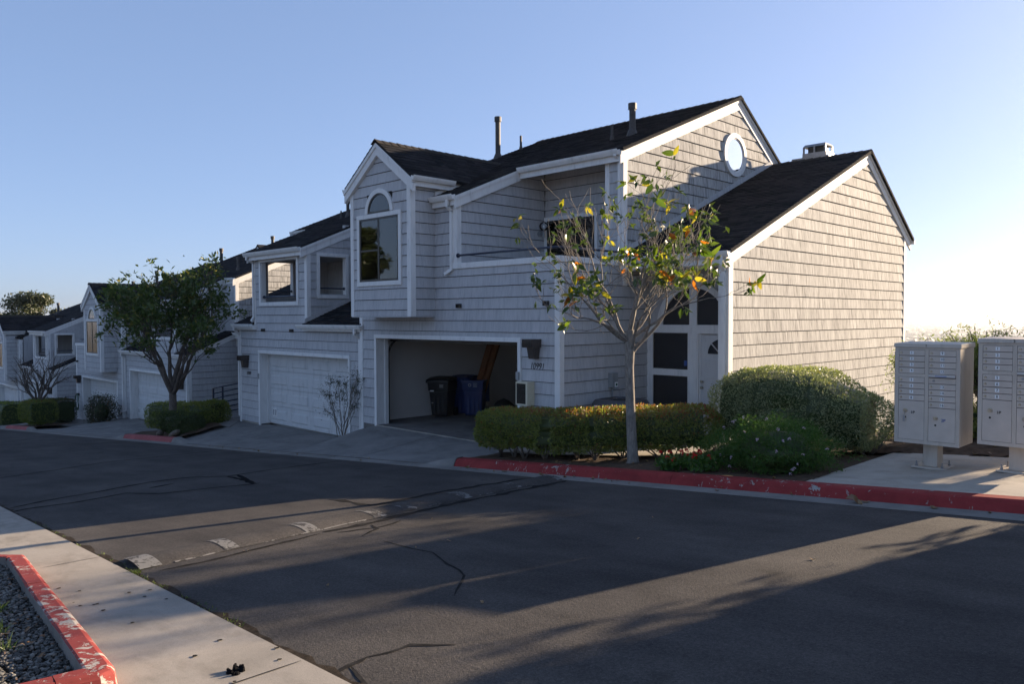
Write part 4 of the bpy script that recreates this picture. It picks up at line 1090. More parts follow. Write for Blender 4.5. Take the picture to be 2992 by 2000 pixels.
hump = mb.build('speed_hump', M['asphalt'], None, True, fix=False); hump['kind'] = 'structure'
def on_hump(name, u0, u1, yc0, yc1, mat):
    mb = MB(); n = 14
    for i in range(n + 1):
        u = lerp(u0, u1, i / n)
        for y in (yc0, yc1):
            x = lerp(HP(y), HQ(y), u); mb.v.append((x, y, zr(x, y) + h_hump(u, y) + .005))
    for i in range(n): mb.f.append((2 * i, 2 * i + 2, 2 * i + 3, 2 * i + 1)); mb.m.append(0)
    mb.build(name, mat, hump, fix=False)
for yc, w, mt in ((-8.62, .20, 'paint_w'), (-7.82, .15, 'paint_w'), (-6.88, .17, 'paint_w2'), (-5.95, .17, 'paint_w2'), (-5.47, .20, 'paint_w2'), (-4.5, .17, 'paint_w'), (-3.5, .14, 'paint_w'), (-2.66, .12, 'paint_w')):
    if mt == 'paint_w': on_hump('painted_bar', .22, .985, yc - w / 2, yc + w / 2, M[mt])
    if mt == 'paint_w2':
        on_hump('painted_bar', .22, .985, yc - w / 2, yc - w / 2 + .035, M['paint_w']); on_hump('painted_bar', .22, .985, yc + w / 2 - .035, yc + w / 2, M['paint_w']); on_hump('painted_bar', .2, .98, yc - w / 2 + .036, yc + w / 2 - .036, M[mt])
def hump_line(u, y0, y1, w, mat):
    mb = MB(); n = 50
    for j in range(n + 1):
        y = lerp(y0, y1, j / n)
        for du in (-w / 2, w / 2):
            uu = u + du + .006 * math.sin(y * 9); x = lerp(HP(y), HQ(y), uu); mb.v.append((x, y, zr(x, y) + h_hump(max(0, min(1, uu)), y) + .0045))
    for i in range(n): mb.f.append((2 * i, 2 * i + 2, 2 * i + 3, 2 * i + 1)); mb.m.append(0)
    mb.build('painted_line', mat, hump, fix=False)
hump_line(.17, -8.6, -2.6, .03, M['paint_w2']); hump_line(.98, -8.4, -5.8, .035, M['paint_w2']); hump_line(.97, -5.2, -3.2, .02, M['paint_w2'])

# kerbs on the far side
KP = [(-2.30, -.12), (-2.295, .004), (-2.25, .095), (-2.232, .120), (-2.20, .135), (-2.06, .140), (-2.06, -.12)]
def kerb_run(name, xs, mat, label=None):
    root = None
    for a, b in zip(xs[:-1], xs[1:]):
        n = max(2, int((b - a) / .5)); o = sweep(name if root is None else 'kerb_segment', [lerp(a, b - .008, i / n) for i in range(n + 1)], KP, mat, root)
        if root is None: root = o; o['kind'] = 'structure'
    return root
kerb_run('kerb', [-.45, 4.04, 9.0, 14, 20], M['red'])
kerb_run('kerb', [-17.2, -13.15], M['red_old']); kerb_run('kerb', [-33.3, -29.5], M['red_old']); kerb_run('kerb', [-50, -46.5], M['red_old'])
def wedge(x0, x1, mat=M['conc_d']):   # kerb ramping down to a driveway
    mb = MB(); n = 10
    for i in range(n + 1):
        t = i / n; x = lerp(x0, x1, t); k = 1 - sstep(0, 1, t)
        for y, dz in KP: mb.v.append((x, y + .0, zr(x, -2.3) + (dz * k + .012 if dz > 0 else dz)))
    m_ = len(KP)
    for i in range(n):
        for j in range(m_): mb.f.append((i * m_ + j, i * m_ + (j + 1) % m_, (i + 1) * m_ + (j + 1) % m_, (i + 1) * m_ + j)); mb.m.append(0)
    o = mb.build('kerb_ramp', mat); o['kind'] = 'structure'
for a, b in ((-.46, -1.5), (-13.14, -12.1), (-17.21, -18.3), (-29.49, -28.4), (-33.31, -34.3)): wedge(a, b)

# planting beds
def n2(x, y, s=1.): return .5 * math.sin(x * 3.1 * s + 1.7 * math.sin(y * 2.3 * s)) + .5 * math.sin(y * 4.3 * s + 1.3 * math.sin(x * 1.9 * s + 2))
def h_bed(x, y):
    a = zr(x, -2.1) + .125 + .02 * n2(x, y, 1.4) + .008 * n2(x, y, 7)
    if -1 < x < 6:
        t = sstep(-1.4, 1.8, y); a = lerp(a, .16 + .03 * max(0, x), t * .8) if x < 3.2 else lerp(a, lerp(a, .52, t), .6)
    return a
bed = sheet('planting_bed', -.44, 5.83, -2.055, 3.2, h_bed, M['soil'], 80, 60)
sheet('planting_bed', -17.15, -13.2, -2.055, -.55, lambda x, y: max(zr(x, -2.1) + .12, h_drive(x, y) + .05) + .03 * n2(x, y, 1.5) + .06 * math.sin(math.pi * max(0, min(1, (y + 2.05) / 1.5))), M['soil'], 40, 20)
sheet('planting_bed', -33.25, -29.55, -2.055, -.4, lambda x, y: max(zr(x, -2.1) + .12, h_drive(x, y) + .05) + .03 * n2(x, y, 1.5), M['soil'], 30, 16)
sheet('walkway', -.40, 3.1, lambda x: -1.35 + .28 * max(0, x - .8), 2.1, lambda x, y: h_bed(x, y) - .02 * n2(x, y, 1.4) - .008 * n2(x, y, 7) + .035, M['conc_w'], 30, 24)
h_slab = lambda x, y: zr(x, -2.1) + .136 - .004 * (y + 2)
sheet('mailbox_slab', 5.80, 16, -2.058, .92, h_slab, M['slab'], 30, 10)
def h_bank(x, y): return zr(x, -2.1) + .13 + .05 * n2(x, y, 1.1) + .03 * n2(x, y, 4.1) - .02 * max(0, y - 2)
sheet('planting_bed', 5.0, 16, .86, 6.0, h_bank, M['soil'], 110, 60)

# near side: concrete apron, dark edge, raised bed with gravel
h_apron = lambda x, y: zr(x, y) + .028
sheet('concrete_apron', -90, 40, -26, y_edge, h_apron, M['conc_w'], 60, 14)
strip('edge_debris', [(x * .5 - 40, y_edge(x * .5 - 40) + .03) for x in range(0, 110)], .085, M['dirt'], zr, .008, jag=.42)
strip('expansion_joint', [(2.07, -9.31), (2.04, -8.75)], .012, M['seam'], h_apron, .004, jag=.3)
strip('expansion_joint', [(6.10, -9.9), (6.08, -9.29), (6.07, -8.98)], .012, M['seam'], h_apron, .004, jag=.3)
strip('expansion_joint', [(-2.0, -9.6), (-2.0, -8.7)], .012, M['seam'], h_apron, .004, jag=.3)
def blot(name, x, y, r, h, mat, n=18, dz=.005):
    pts = [(x + r * (1 + R.uniform(-.35, .35)) * math.cos(a * 2 * math.pi / n), y + r * (1 + R.uniform(-.35, .35)) * math.sin(a * 2 * math.pi / n)) for a in range(n)]
    mb = MB(); mb.add([(p[0], p[1], h(*p) + dz) for p in pts], [tuple(range(n))]); o = mb.build(name, mat, None, fix=False); o['kind'] = 'structure'
for i in range(26): blot('gum_spot', R.uniform(2.4, 7.2), R.uniform(-9.7, -8.95), R.uniform(.008, .02), h_apron, M['worn'], 8)
# tar blob on the apron
mb = MB()
for i in range(26):
    a, d = R.uniform(0, 6.28), R.uniform(0, .045); mb.tube([(5.93 + d * math.cos(a), -9.3 + d * math.sin(a), h_apron(5.93, -9.3) + .002), (5.93 + 1.3 * d * math.cos(a), -9.3 + 1.3 * d * math.sin(a), h_apron(5.93, -9.3) + R.uniform(.01, .03))], [R.uniform(.012, .022), .006], 6)
o = mb.build('tar_blob', M['seal']); tag(o, 'small lump of black tar on the pale concrete apron', 'tar')

LOOP = [(1.83, -9.36), (3.2, -9.52), (4.5, -9.665), (5.56, -9.785), (5.66, -9.82), (5.685, -9.90), (5.66, -10.1), (5.5, -11.3), (-.9, -11.2)]
def inset(P, d):
    n = len(P); out = []
    for i in range(n):
        a, b, c = Vector(P[i - 1]), Vector(P[i]), Vector(P[(i + 1) % n])
        e1, e2 = (b - a).normalized(), (c - b).normalized(); n1, n2_ = Vector((e1.y, -e1.x)), Vector((e2.y, -e2.x))
        m_ = (n1 + n2_).normalized(); out.append(tuple(b + m_ * (d / max(.5, m_.dot(n1)))))
    return out
KW = [(0, -.1), (0, .0), (.012, .085), (.028, .105), (.05, .115), (.145, .118), (.16, .112), (.165, .02), (.165, -.1)]
rings = [[(x, y, h_apron(x, y) + dz) for x, y in inset(LOOP, d)] for d, dz in KW]
segs = [(0, 1), (1, 2), (2, 6), (6, 7), (7, 8), (8, 9)]
ki = None
def ring_pt(r, i): return Vector(rings[r][i % len(LOOP)])
for a, b in segs:
    mb = MB(); nr = len(KW); cnt = 0; cols = []
    for i in range(a, b):
        n = max(1, int((Vector(LOOP[i % 9]) - Vector(LOOP[(i + 1) % 9])).length / .25))
        for s in range(n + (1 if i == b - 1 else 0)):
            t = s / n
            if i == a and s == 0: t = .004
            if i == b - 1 and s == n: t = .996
            cols.append([ring_pt(r, i).lerp(ring_pt(r, i + 1), t) + Vector((R.uniform(-.002, .002), R.uniform(-.002, .002), R.uniform(-.002, .002) if r > 1 else 0)) for r in range(nr)])
    for c in cols: mb.v += [tuple(p) for p in c]
    for i in range(len(cols) - 1):
        for j in range(nr - 1): mb.f.append((i * nr + j, i * nr + j + 1, (i + 1) * nr + j + 1, (i + 1) * nr + j)); mb.m.append(0 if j < 6 else 1)
    mb.f += [tuple(range(nr)), tuple((len(cols) - 1) * nr + j for j in range(nr))]; mb.m += [0, 0]
    o = mb.build('kerb' if ki is None else 'kerb_segment', [M['red2'], M['conc_d']], ki)
    if ki is None: ki = o; o['kind'] = 'structure'
inn = inset(LOOP, .164)
mb = MB(); mb.add([(x, y, h_apron(x, y) + .02) for x, y in inn], [tuple(range(len(inn)))]); o = mb.build('gravel_bed', M['dirt'], None, fix=False); o['kind'] = 'structure'
def inside(P, x, y):
    c = False
    for i in range(len(P)):
        (x0, y0), (x1, y1) = P[i - 1], P[i]
        if (y0 > y) != (y1 > y) and x < (x1 - x0) * (y - y0) / (y1 - y0) + x0: c = not c
    return c
ICO = [(0, 0, 1), (.894, 0, .447), (.276, .851, .447), (-.724, .526, .447), (-.724, -.526, .447), (.276, -.851, .447), (.724, .526, -.447), (-.276, .851, -.447), (-.894, 0, -.447), (-.276, -.851, -.447), (.724, -.526, -.447), (0, 0, -1)]
ICF = [(0, 1, 2), (0, 2, 3), (0, 3, 4), (0, 4, 5), (0, 5, 1), (1, 6, 2), (2, 7, 3), (3, 8, 4), (4, 9, 5), (5, 10, 1), (6, 7, 2), (7, 8, 3), (8, 9, 4), (9, 10, 5), (10, 6, 1), (11, 7, 6), (11, 8, 7), (11, 9, 8), (11, 10, 9), (11, 6, 10)]
def stone(mb, x, y, z, r, flat=.7):
    a = R.uniform(0, 6.28); c, s = math.cos(a), math.sin(a); sx, sy, sz = r * R.uniform(.7, 1.3), r * R.uniform(.7, 1.3), r * flat * R.uniform(.7, 1.2); tl = R.uniform(-.5, .5)
    vs = []
    for px, py, pz in ICO:
        q = R.uniform(.82, 1.12); X, Y, Z = px * sx * q, py * sy * q, pz * sz * q; Z += X * tl
        vs.append((x + c * X - s * Y, y + s * X + c * Y, z + Z))
    mb.add(vs, ICF)
mb = MB(); cnt = 0
while cnt < 8500:
    x, y = R.uniform(1.6, 5.6), R.uniform(-10.6, -9.5)
    if not inside(inn, x, y): continue
    stone(mb, x, y, h_apron(x, y) + .028 + R.uniform(0, .022), R.uniform(.008, .017)); cnt += 1
o = mb.build('gravel', M['gravel'], None, fix=False); tag(o, 'grey crushed gravel filling the red-kerbed bed', 'gravel', kind='stuff')

# ================================================================== houses
PX = -6.45
def house(px, y, z, name='townhouse'): return empty(name, (px, y, z))
h1 = house(PX, 0, 0); tag(h1, 'grey end townhouse with open garage, gabled bay and house number 10991', 'house', 'grey townhouses stepping down the street')
F1 = bay_unit(h1, 1, open_garage=True)
wing, zrd1 = end_section(F1, 0.)
# chimney cap on the rear slope of the wing
ch = one(F1, 'chimney', M['galv'], None, lambda mb: mb.box(.30, 1.30, 9.0, 9.65, 5.9, 6.86))
def ccap(mb):
    mb.hexa([(.55, 9.1, 6.86), (1.2, 9.1, 6.86), (1.2, 9.55, 6.86), (.55, 9.55, 6.86), (.55, 9.1, 6.98), (1.2, 9.1, 6.98), (1.2, 9.55, 6.98), (.55, 9.55, 6.98)])
    for x in (.58, .87, 1.16):
        for y in (9.12, 9.52): mb.box(x - .02, x + .02, y - .02, y + .02, 6.98, 7.16)
    mb.hexa([(.56, 9.1, 7.14), (1.19, 9.1, 7.14), (1.19, 9.55, 7.14), (.56, 9.55, 7.14), (.60, 9.14, 7.21), (1.15, 9.14, 7.21), (1.15, 9.51, 7.21), (.60, 9.51, 7.21)])
one(F1, 'chimney_cap', M['galv'], ch, ccap)
one(F1, 'cap_liner', M['pipe'], ch, lambda mb: mb.box(.66, 1.09, 9.2, 9.45, 6.98, 7.135))
# fittings of number 10991
wall_text('10991', .19, 'ink', h1, (-.575 + 6.45, -.025, 1.675), shear=.25, name='house_number', sx=.82)
ex = one(F1, 'extinguisher_cabinet', M['cream'], None, lambda mb: (mb.box(-.965, -.94, -.235, -.02, .90, 1.37), mb.box(-.69, -.645, -.235, -.02, .90, 1.37), mb.box(-.94, -.69, -.235, -.02, 1.335, 1.37), mb.box(-.94, -.69, -.235, -.02, .90, .935), mb.box(-.94, -.69, -.04, -.02, .935, 1.335)), .008)
one(F1, 'cabinet_glass', M['glass'], ex, lambda mb: mb.box(-.94, -.69, -.231, -.227, .935, 1.335))
one(F1, 'extinguisher', M['ext_red'], ex, lambda mb: mb.tube([(-.815, -.13, .94), (-.815, -.13, 1.08), (-.815, -.13, 1.11), (-.815, -.13, 1.13)], [.055, .055, .04, .02], 14), smooth=True)
one(F1, 'extinguisher_label', M['white'], ex, lambda mb: (mb.tube([(-.815, -.13, 1.0), (-.815, -.13, 1.06)], .0565, 14), mb.box(-.88, -.75, -.18, -.165, 1.13, 1.17)))
one(F1, 'extinguisher_head', M['yellow'], ex, lambda mb: (mb.box(-.85, -.78, -.16, -.10, 1.13, 1.21), mb.box(-.83, -.80, -.20, -.10, 1.17, 1.20)))
one(F1, 'keypad', M['elec'], None, lambda mb: mb.box(-1.115, -1.035, -.085, -.048, 1.385, 1.55), .006)
db = one(F1, 'disconnect_box', M['elec'], None, lambda mb: mb.box(.02, .13, 1.47, 1.66, 1.20, 1.50), .006)
one(F1, 'conduit', M['elec'], db, lambda mb: mb.tube([(.06, 1.56, 1.2), (.06, 1.56, .35)], .018, 8))
one(F1, 'box_label', M['white'], db, lambda mb: mb.box(.129, .134, 1.55, 1.65, 1.21, 1.31))
one(F1, 'box_print', M['hose'], db, lambda mb: mb.box(.1335, .136, 1.575, 1.63, 1.235, 1.285))

h2 = house(PX, 0, -.57); tag(h2, 'grey townhouse with closed white garage and open loggia, beside the open garage', 'house', 'grey townhouses stepping down the street')
F2 = box_unit(h2, 1)
wall_text('10989', .14, 'ink', h2, (-13.03 + 6.45, .07, 1.50), shear=.2, name='house_number', sx=.85)
PX2 = -27.35
h3 = house(PX2, 1.0, -1.8); tag(h3, 'grey townhouse half hidden behind the dense leafy street tree', 'house', 'grey townhouses stepping down the street')
F3 = box_unit(h3, -1); end_section(Fr(h3, -7.2, 1), 0., dy=.1)
end_section(Fr(h2, -7.2, -1), 0., dy=.1)
h4 = house(PX2, 1.0, -2.43); tag(h4, 'grey townhouse with gabled bay and yellow curtains, left of the leafy tree', 'house', 'grey townhouses stepping down the street')
F4 = bay_unit(h4, -1); end_section(Fr(h4, -6.45, -1), 0.)
PX3 = -45.9
h5 = house(PX3, 1.12, -3.25); tag(h5, 'far grey townhouse with loggia openings behind the small bare tree', 'house', 'grey townhouses stepping down the street')
F5 = box_unit(h5, -1); end_section(Fr(h5, -7.2, 1), 0., dy=.1)
h6 = house(PX3, 1.12, -3.85); tag(h6, 'farthest grey townhouse with bay, cut by the left edge of the picture', 'house', 'grey townhouses stepping down the street')
F6 = bay_unit(h6, -1)

# ================================================================== vegetation
def leaf_quads(mb, p, n, d, L, W, fold=.25, droop=0.):
    """one folded leaf: base p, growth direction d, face normal n"""
    d = d.normalized(); s = d.cross(n); s = s.normalized() if s.length > 1e-5 else d.orthogonal().normalized(); n = s.cross(d)
    tip = p + d * L - n * (droop * L); mid = p + d * (L * .5) - n * (droop * L * .25)
    a = mid + s * (W * .5) + n * (fold * W * .5); b = mid - s * (W * .5) + n * (fold * W * .5)
    mb.add([p, a, tip, b], [(0, 1, 2), (0, 2, 3)])

def rnd_dir(up=0.):
    while True:
        v = Vector((R.uniform(-1, 1), R.uniform(-1, 1), R.uniform(-1, 1)))
        if .05 < v.length < 1: v.normalize(); v.z += up; return v.normalized()

def vnoise(p, s):
    x, y, z = p.x * s, p.y * s, p.z * s
    return (math.sin(x * 1.7 + 2 * math.sin(y * 1.3 + z)) + math.sin(y * 2.1 + 1.7 * math.sin(z * 1.9 + x)) + math.sin(z * 2.3 + 1.9 * math.sin(x * 1.1 - y))) / 3

def path_pt(path, t):
    n = len(path) - 1; f = max(0., min(.9999, t)) * n; i = int(f); a, b = Vector(path[i]), Vector(path[i + 1])
    return a.lerp(b, f - i), (b - a).normalized()

def hedge(name, label, path, half, zbot, ztop, mats, pick, count, L=.045, W=.022, stems=0, core=.11, cat='hedge', group=None, rough=.05, sq=5.0, ground=h_bed, loose=0.):
    """clipped hedge along a ground path: leaf shell, dark core for inner shade, stems. path of (x,y)"""
    root = empty(name, (path[0][0], path[0][1], ground(*path[0]))); tag(root, label, cat, group)
    inv = Vector(root.location)
    lens = sum((Vector(b) - Vector(a)).length for a, b in zip(path[:-1], path[1:]))
    def surf(t, a, k=1.0, e=0.):
        """a: angle round the cross-section, k scale"""
        c, d = path_pt(path, t); s = Vector((d.y, -d.x))
        zb, zt = zbot(t), ztop(t); h = (zt - zb) / 2; zc = (zt + zb) / 2
        ca, sa = math.cos(a), math.sin(a); q = (abs(ca) ** sq + abs(sa) ** sq) ** (-1 / sq)
        endf = 1.0
        hw = half(t) if callable(half) else half
        x, z = ca * q * hw * k, sa * q * h * k
        return Vector((c.x + s.x * x, c.y + s.y * x, zc + z)), Vector((s.x * ca, s.y * ca, sa)), d
    groups = [MB() for _ in mats]
    for i in range(count):
        if R.random() < .16:                         # the two ends
            e = R.choice((0, 1)); a = R.uniform(0, 6.283); k = math.sqrt(R.random()); p, n, d = surf(e, a, k)
            o = (-1 if e == 0 else 1) * (.20 * (1 - k ** 2.5)); n = Vector((d.x, d.y, 0)) * (-1 if e == 0 else 1) + n * k * .6
            p = p + Vector((d.x, d.y, 0)) * o * 1.2
        else:
            p, n, d = surf(R.random(), R.uniform(0, 6.283))
        n = n.normalized()
        p = p + n * (vnoise(p, 3.2) * rough + vnoise(p, 9) * rough * .5 - abs(R.gauss(0, 1)) * .05 + (abs(R.gauss(0, loose)) if loose else 0))
        if p.z < ground(p.x, p.y) + .01: continue
        dr = (n * .7 + rnd_dir(.35)).normalized(); nn = (n * .6 + rnd_dir(.4)).normalized()
        tt = (p.z - zbot(.5)) / (ztop(.5) - zbot(.5))
        g = pick(p, tt, n)
        leaf_quads(groups[g], p - inv, nn, dr, L * R.uniform(.7, 1.3), W * R.uniform(.75, 1.25), .3, R.uniform(0, .3))
    for i, (mb, m_) in enumerate(zip(groups, mats)):
        if mb.f: o = mb.build('foliage' if i == 0 else 'foliage_tint', m_, root, fix=False); o['kind'] = 'stuff'
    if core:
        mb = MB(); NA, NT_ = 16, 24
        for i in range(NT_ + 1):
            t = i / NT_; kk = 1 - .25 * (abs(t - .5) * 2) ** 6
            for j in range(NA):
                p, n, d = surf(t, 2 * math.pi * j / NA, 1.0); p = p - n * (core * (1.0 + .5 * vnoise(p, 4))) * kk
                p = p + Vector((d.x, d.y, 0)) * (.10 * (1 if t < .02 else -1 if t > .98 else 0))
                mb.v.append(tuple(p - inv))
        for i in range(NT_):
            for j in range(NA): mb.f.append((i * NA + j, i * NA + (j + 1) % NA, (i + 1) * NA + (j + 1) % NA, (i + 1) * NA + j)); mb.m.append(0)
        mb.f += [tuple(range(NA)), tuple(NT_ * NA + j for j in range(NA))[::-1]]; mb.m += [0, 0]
        mb.build('shade_core', M['lf_dark'] if core < .2 else M['twig'], root)  # solid core coloured dark in place of shade inside the hedge
    if stems:
        mb = MB()
        for i in range(stems):
            c, d = path_pt(path, (i + R.uniform(.2, .8)) / stems); hw = half(.5) if callable(half) else half
            g0 = Vector((c.x + R.uniform(-.1, .1), c.y + R.uniform(-.15, .05), 0)); g0.z = ground(g0.x, g0.y) - .03
            for q in range(R.randint(4, 7)):
                b = g0 + Vector((R.uniform(-.3, .3), R.uniform(-.25, .2), zbot(.5) - g0.z + R.uniform(.1, .25)))
                m_ = g0.lerp(b, .5) + Vector((R.uniform(-.06, .06), R.uniform(-.06, .06), R.uniform(-.03, .05)))
                mb.tube([g0 - inv, m_ - inv, b - inv], [R.uniform(.012, .022), .01, .005], 5)
        o = mb.build('stems', M['twig'], root, True); o['kind'] = 'stuff'
    return root

# --- red-tipped hedge in front of the house
HP1 = [(-.22, -1.52), (.5, -1.58), (1.3, -1.55), (1.9, -1.25), (2.6, -.75), (3.3, -.15)]
def pk1(p, t, n):  # red is new growth; extra yellow near the top paints its sunlit band
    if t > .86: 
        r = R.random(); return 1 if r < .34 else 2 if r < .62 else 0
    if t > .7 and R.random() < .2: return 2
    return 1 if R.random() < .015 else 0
hedge('clipped_hedge', 'long clipped hedge with red tips and a top tinted yellow as if sunlit, in front of the open garage and entry', HP1, .44, lambda t: lerp(.36, .56, t), lambda t: lerp(1.0, 1.22, t), [M['lf_box'], M['lf_red'], M['lf_yel']], pk1, 27000, .050, .024, stems=9, group='clipped hedges')
# --- pittosporum hedge beside the end wall
HP2 = [(3.30, .55), (3.9, .65), (4.8, .72), (5.55, .85)]
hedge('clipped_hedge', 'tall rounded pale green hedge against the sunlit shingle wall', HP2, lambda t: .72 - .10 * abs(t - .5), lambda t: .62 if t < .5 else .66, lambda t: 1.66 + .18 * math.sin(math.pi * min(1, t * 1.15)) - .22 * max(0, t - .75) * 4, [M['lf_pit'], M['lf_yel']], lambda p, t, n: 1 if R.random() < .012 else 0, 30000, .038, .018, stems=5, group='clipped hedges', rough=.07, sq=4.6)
def bushy(name, label, c, rx, ry, zb, zt, mats, pick, count, L, W, cat='shrub', group=None, core=.6, rough=.18, stems=6, ground=None, stem_mat='twig', up=.2, shell=.75, sub='foliage'):
    """free-growing shrub: leaves through an uneven ellipsoid shell"""
    g = ground(c[0], c[1]) if ground else zb
    root = empty(name, (c[0], c[1], g)); tag(root, label, cat, group); inv = Vector(root.location)
    groups = [MB() for _ in mats]; zc, h = (zb + zt) / 2, (zt - zb) / 2
    for i in range(count):
        d = rnd_dir(); k = (1 - abs(R.gauss(0, .16))) if R.random() < shell else R.uniform(.4, 1)
        q = 1 + rough * (vnoise(d * 2.0 + Vector(c + (0,)) if len(c) == 2 else d * 2 + Vector(c), 2.2) + .5 * vnoise(d, 7.3))
        p = Vector((c[0] + d.x * rx * k * q, c[1] + d.y * ry * k * q, zc + d.z * h * k * q))
        if ground and p.z < ground(p.x, p.y) + .02: continue
        leaf_quads(groups[pick(p, d)], p - inv, (d + rnd_dir(.3)).normalized(), (d * .6 + rnd_dir(up)).normalized(), L * R.uniform(.6, 1.35), W * R.uniform(.7, 1.3), .3, R.uniform(0, .5))
    for i, (mb, m_) in enumerate(zip(groups, mats)):
        if mb.f: o = mb.build(sub if i == 0 else sub + '_tint', m_, root, fix=False); o['kind'] = 'stuff'
    mb = MB()
    for i in range(stems):
        a = R.uniform(0, 6.283); e = Vector((c[0] + math.cos(a) * rx * R.uniform(.2, .75), c[1] + math.sin(a) * ry * R.uniform(.2, .75), lerp(zb, zt, R.uniform(.5, .95))))
        b = Vector((c[0] + R.uniform(-.08, .08), c[1] + R.uniform(-.08, .08), g - .03)); m_ = b.lerp(e, .5) + Vector((R.uniform(-.06, .06), R.uniform(-.06, .06), .05))
        mb.tube([b - inv, m_ - inv, e - inv], [.016, .011, .004], 5)
    o = mb.build('stems', M[stem_mat], root, True); o['kind'] = 'stuff'
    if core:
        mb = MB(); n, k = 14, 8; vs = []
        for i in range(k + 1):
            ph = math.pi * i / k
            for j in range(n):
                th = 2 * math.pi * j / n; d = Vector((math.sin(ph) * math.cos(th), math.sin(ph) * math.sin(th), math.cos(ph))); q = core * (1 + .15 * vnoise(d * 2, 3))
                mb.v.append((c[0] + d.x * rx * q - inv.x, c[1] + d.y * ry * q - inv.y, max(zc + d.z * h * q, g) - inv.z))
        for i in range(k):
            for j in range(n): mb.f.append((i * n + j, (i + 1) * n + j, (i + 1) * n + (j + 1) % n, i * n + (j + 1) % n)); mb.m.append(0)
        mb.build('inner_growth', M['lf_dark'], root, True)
    return root

# lacy green shrub with lilac flowers, in front of the tall hedge
sh = bushy('flowering_shrub', 'loose bright green feathery shrub with lilac flowers by the red kerb', (5.08, -1.28), .78, .62, .45, 1.27, [M['lf_fern']], lambda p, d: 0, 17000, .045, .011, rough=.38, stems=12, ground=h_bed, core=.62, shell=.7)
bushy('flowering_shrub', 'small lilac-flowered shoots trailing left of the feathery shrub', (4.25, -1.15), .45, .40, .45, .98, [M['lf_fern']], lambda p, d: 0, 3500, .045, .011, rough=.4, stems=6, ground=h_bed, core=.35)
def flowers(parent, pts, mat, r, n=9, name='flower'):
    inv = Vector(parent.location)
    for x, y, z in pts:
        mb = MB()
        for i in range(n):
            d = rnd_dir(.6); leaf_quads(mb, Vector((x, y, z)) - inv + d * r * .3, d, (d + rnd_dir()).normalized(), r, r * .9, .2)
        mb.build(name, mat, parent, fix=False)
pts = []
for i in range(26):
    d = rnd_dir(.35); d.y = -abs(d.y) * .9 - .1; d.normalize(); pts.append((5.08 + d.x * .86, -1.28 + d.y * .68, .86 + d.z * .48))
flowers(sh, [p for p in pts if p[2] > .55], M['pet_lil'], .022)
# geraniums
for i, (x, y, n, lab) in enumerate(((3.72, -1.78, 5, 'low red geranium nearest the tree trunk'), (4.02, -1.62, 6, 'low red geranium in the middle of the bed by the kerb'), (4.28, -1.80, 4, 'low red geranium beside the feathery shrub'))):
    g = bushy('geranium', lab, (x, y), .20, .17, h_bed(x, y), h_bed(x, y) + .20, [M['lf_fern']], lambda p, d: 0, 420, .05, .045, cat='flower', group='red geraniums by the kerb', ground=h_bed, core=0, stems=5, rough=.3)
    flowers(g, [(x + R.uniform(-.17, .17), y + R.uniform(-.17, .1), h_bed(x, y) + R.uniform(.16, .27)) for _ in range(n)], M['pet_red'] if R.random() < .99 else M['pet_mag'], .035, 14)
g = bushy('geranium', 'single magenta geranium at the back of the bed', (4.0, -1.02), .12, .12, h_bed(4, -1.02), h_bed(4, -1.02) + .18, [M['lf_fern']], lambda p, d: 0, 160, .04, .035, cat='flower', group='red geraniums by the kerb', ground=h_bed, core=0, stems=3)
flowers(g, [(4.0, -1.05, h_bed(4, -1) + .22), (4.05, -1.0, h_bed(4, -1) + .2)], M['pet_mag'], .04, 16)

# --- trees
def limb(mb, a, d, L, r, depth, tips, segs=5, wob=.25, up=.25, r_end=.55, sprd=.75, kids=(2, 3), minr=.0035):
    pts = [a.copy()]; rr = [r]; d = d.normalized(); p = a.copy()
    for i in range(segs):
        d = (d + rnd_dir() * wob * .5 + Vector((0, 0, up * .3))).normalized(); p = p + d * (L / segs); pts.append(p.copy()); rr.append(max(minr, lerp(r, r * r_end, (i + 1) / segs)))
    mb.tube(pts, rr, 7 if r > .02 else 5 if r > .008 else 4, cap=False)
    if depth == 0:
        tips.append((pts[-1], d)); return
    n = R.randint(*kids)
    for k in range(n + 1):
        if k == 0: j = segs; nd = d
        else: j = R.randint(max(1, segs // 2), segs); nd = d
        q = rnd_dir(); q = (q - nd * q.dot(nd)); q = q.normalized() if q.length > 1e-4 else q
        nd = (nd + q * sprd * R.uniform(.5, 1.1) * (0.45 if k == 0 else 1)).normalized()
        limb(mb, pts[j], nd, L * R.uniform(.62, .86), rr[j] * (.86 if k == 0 else .66), depth - 1, tips, segs, wob, up, r_end, sprd, kids, minr)

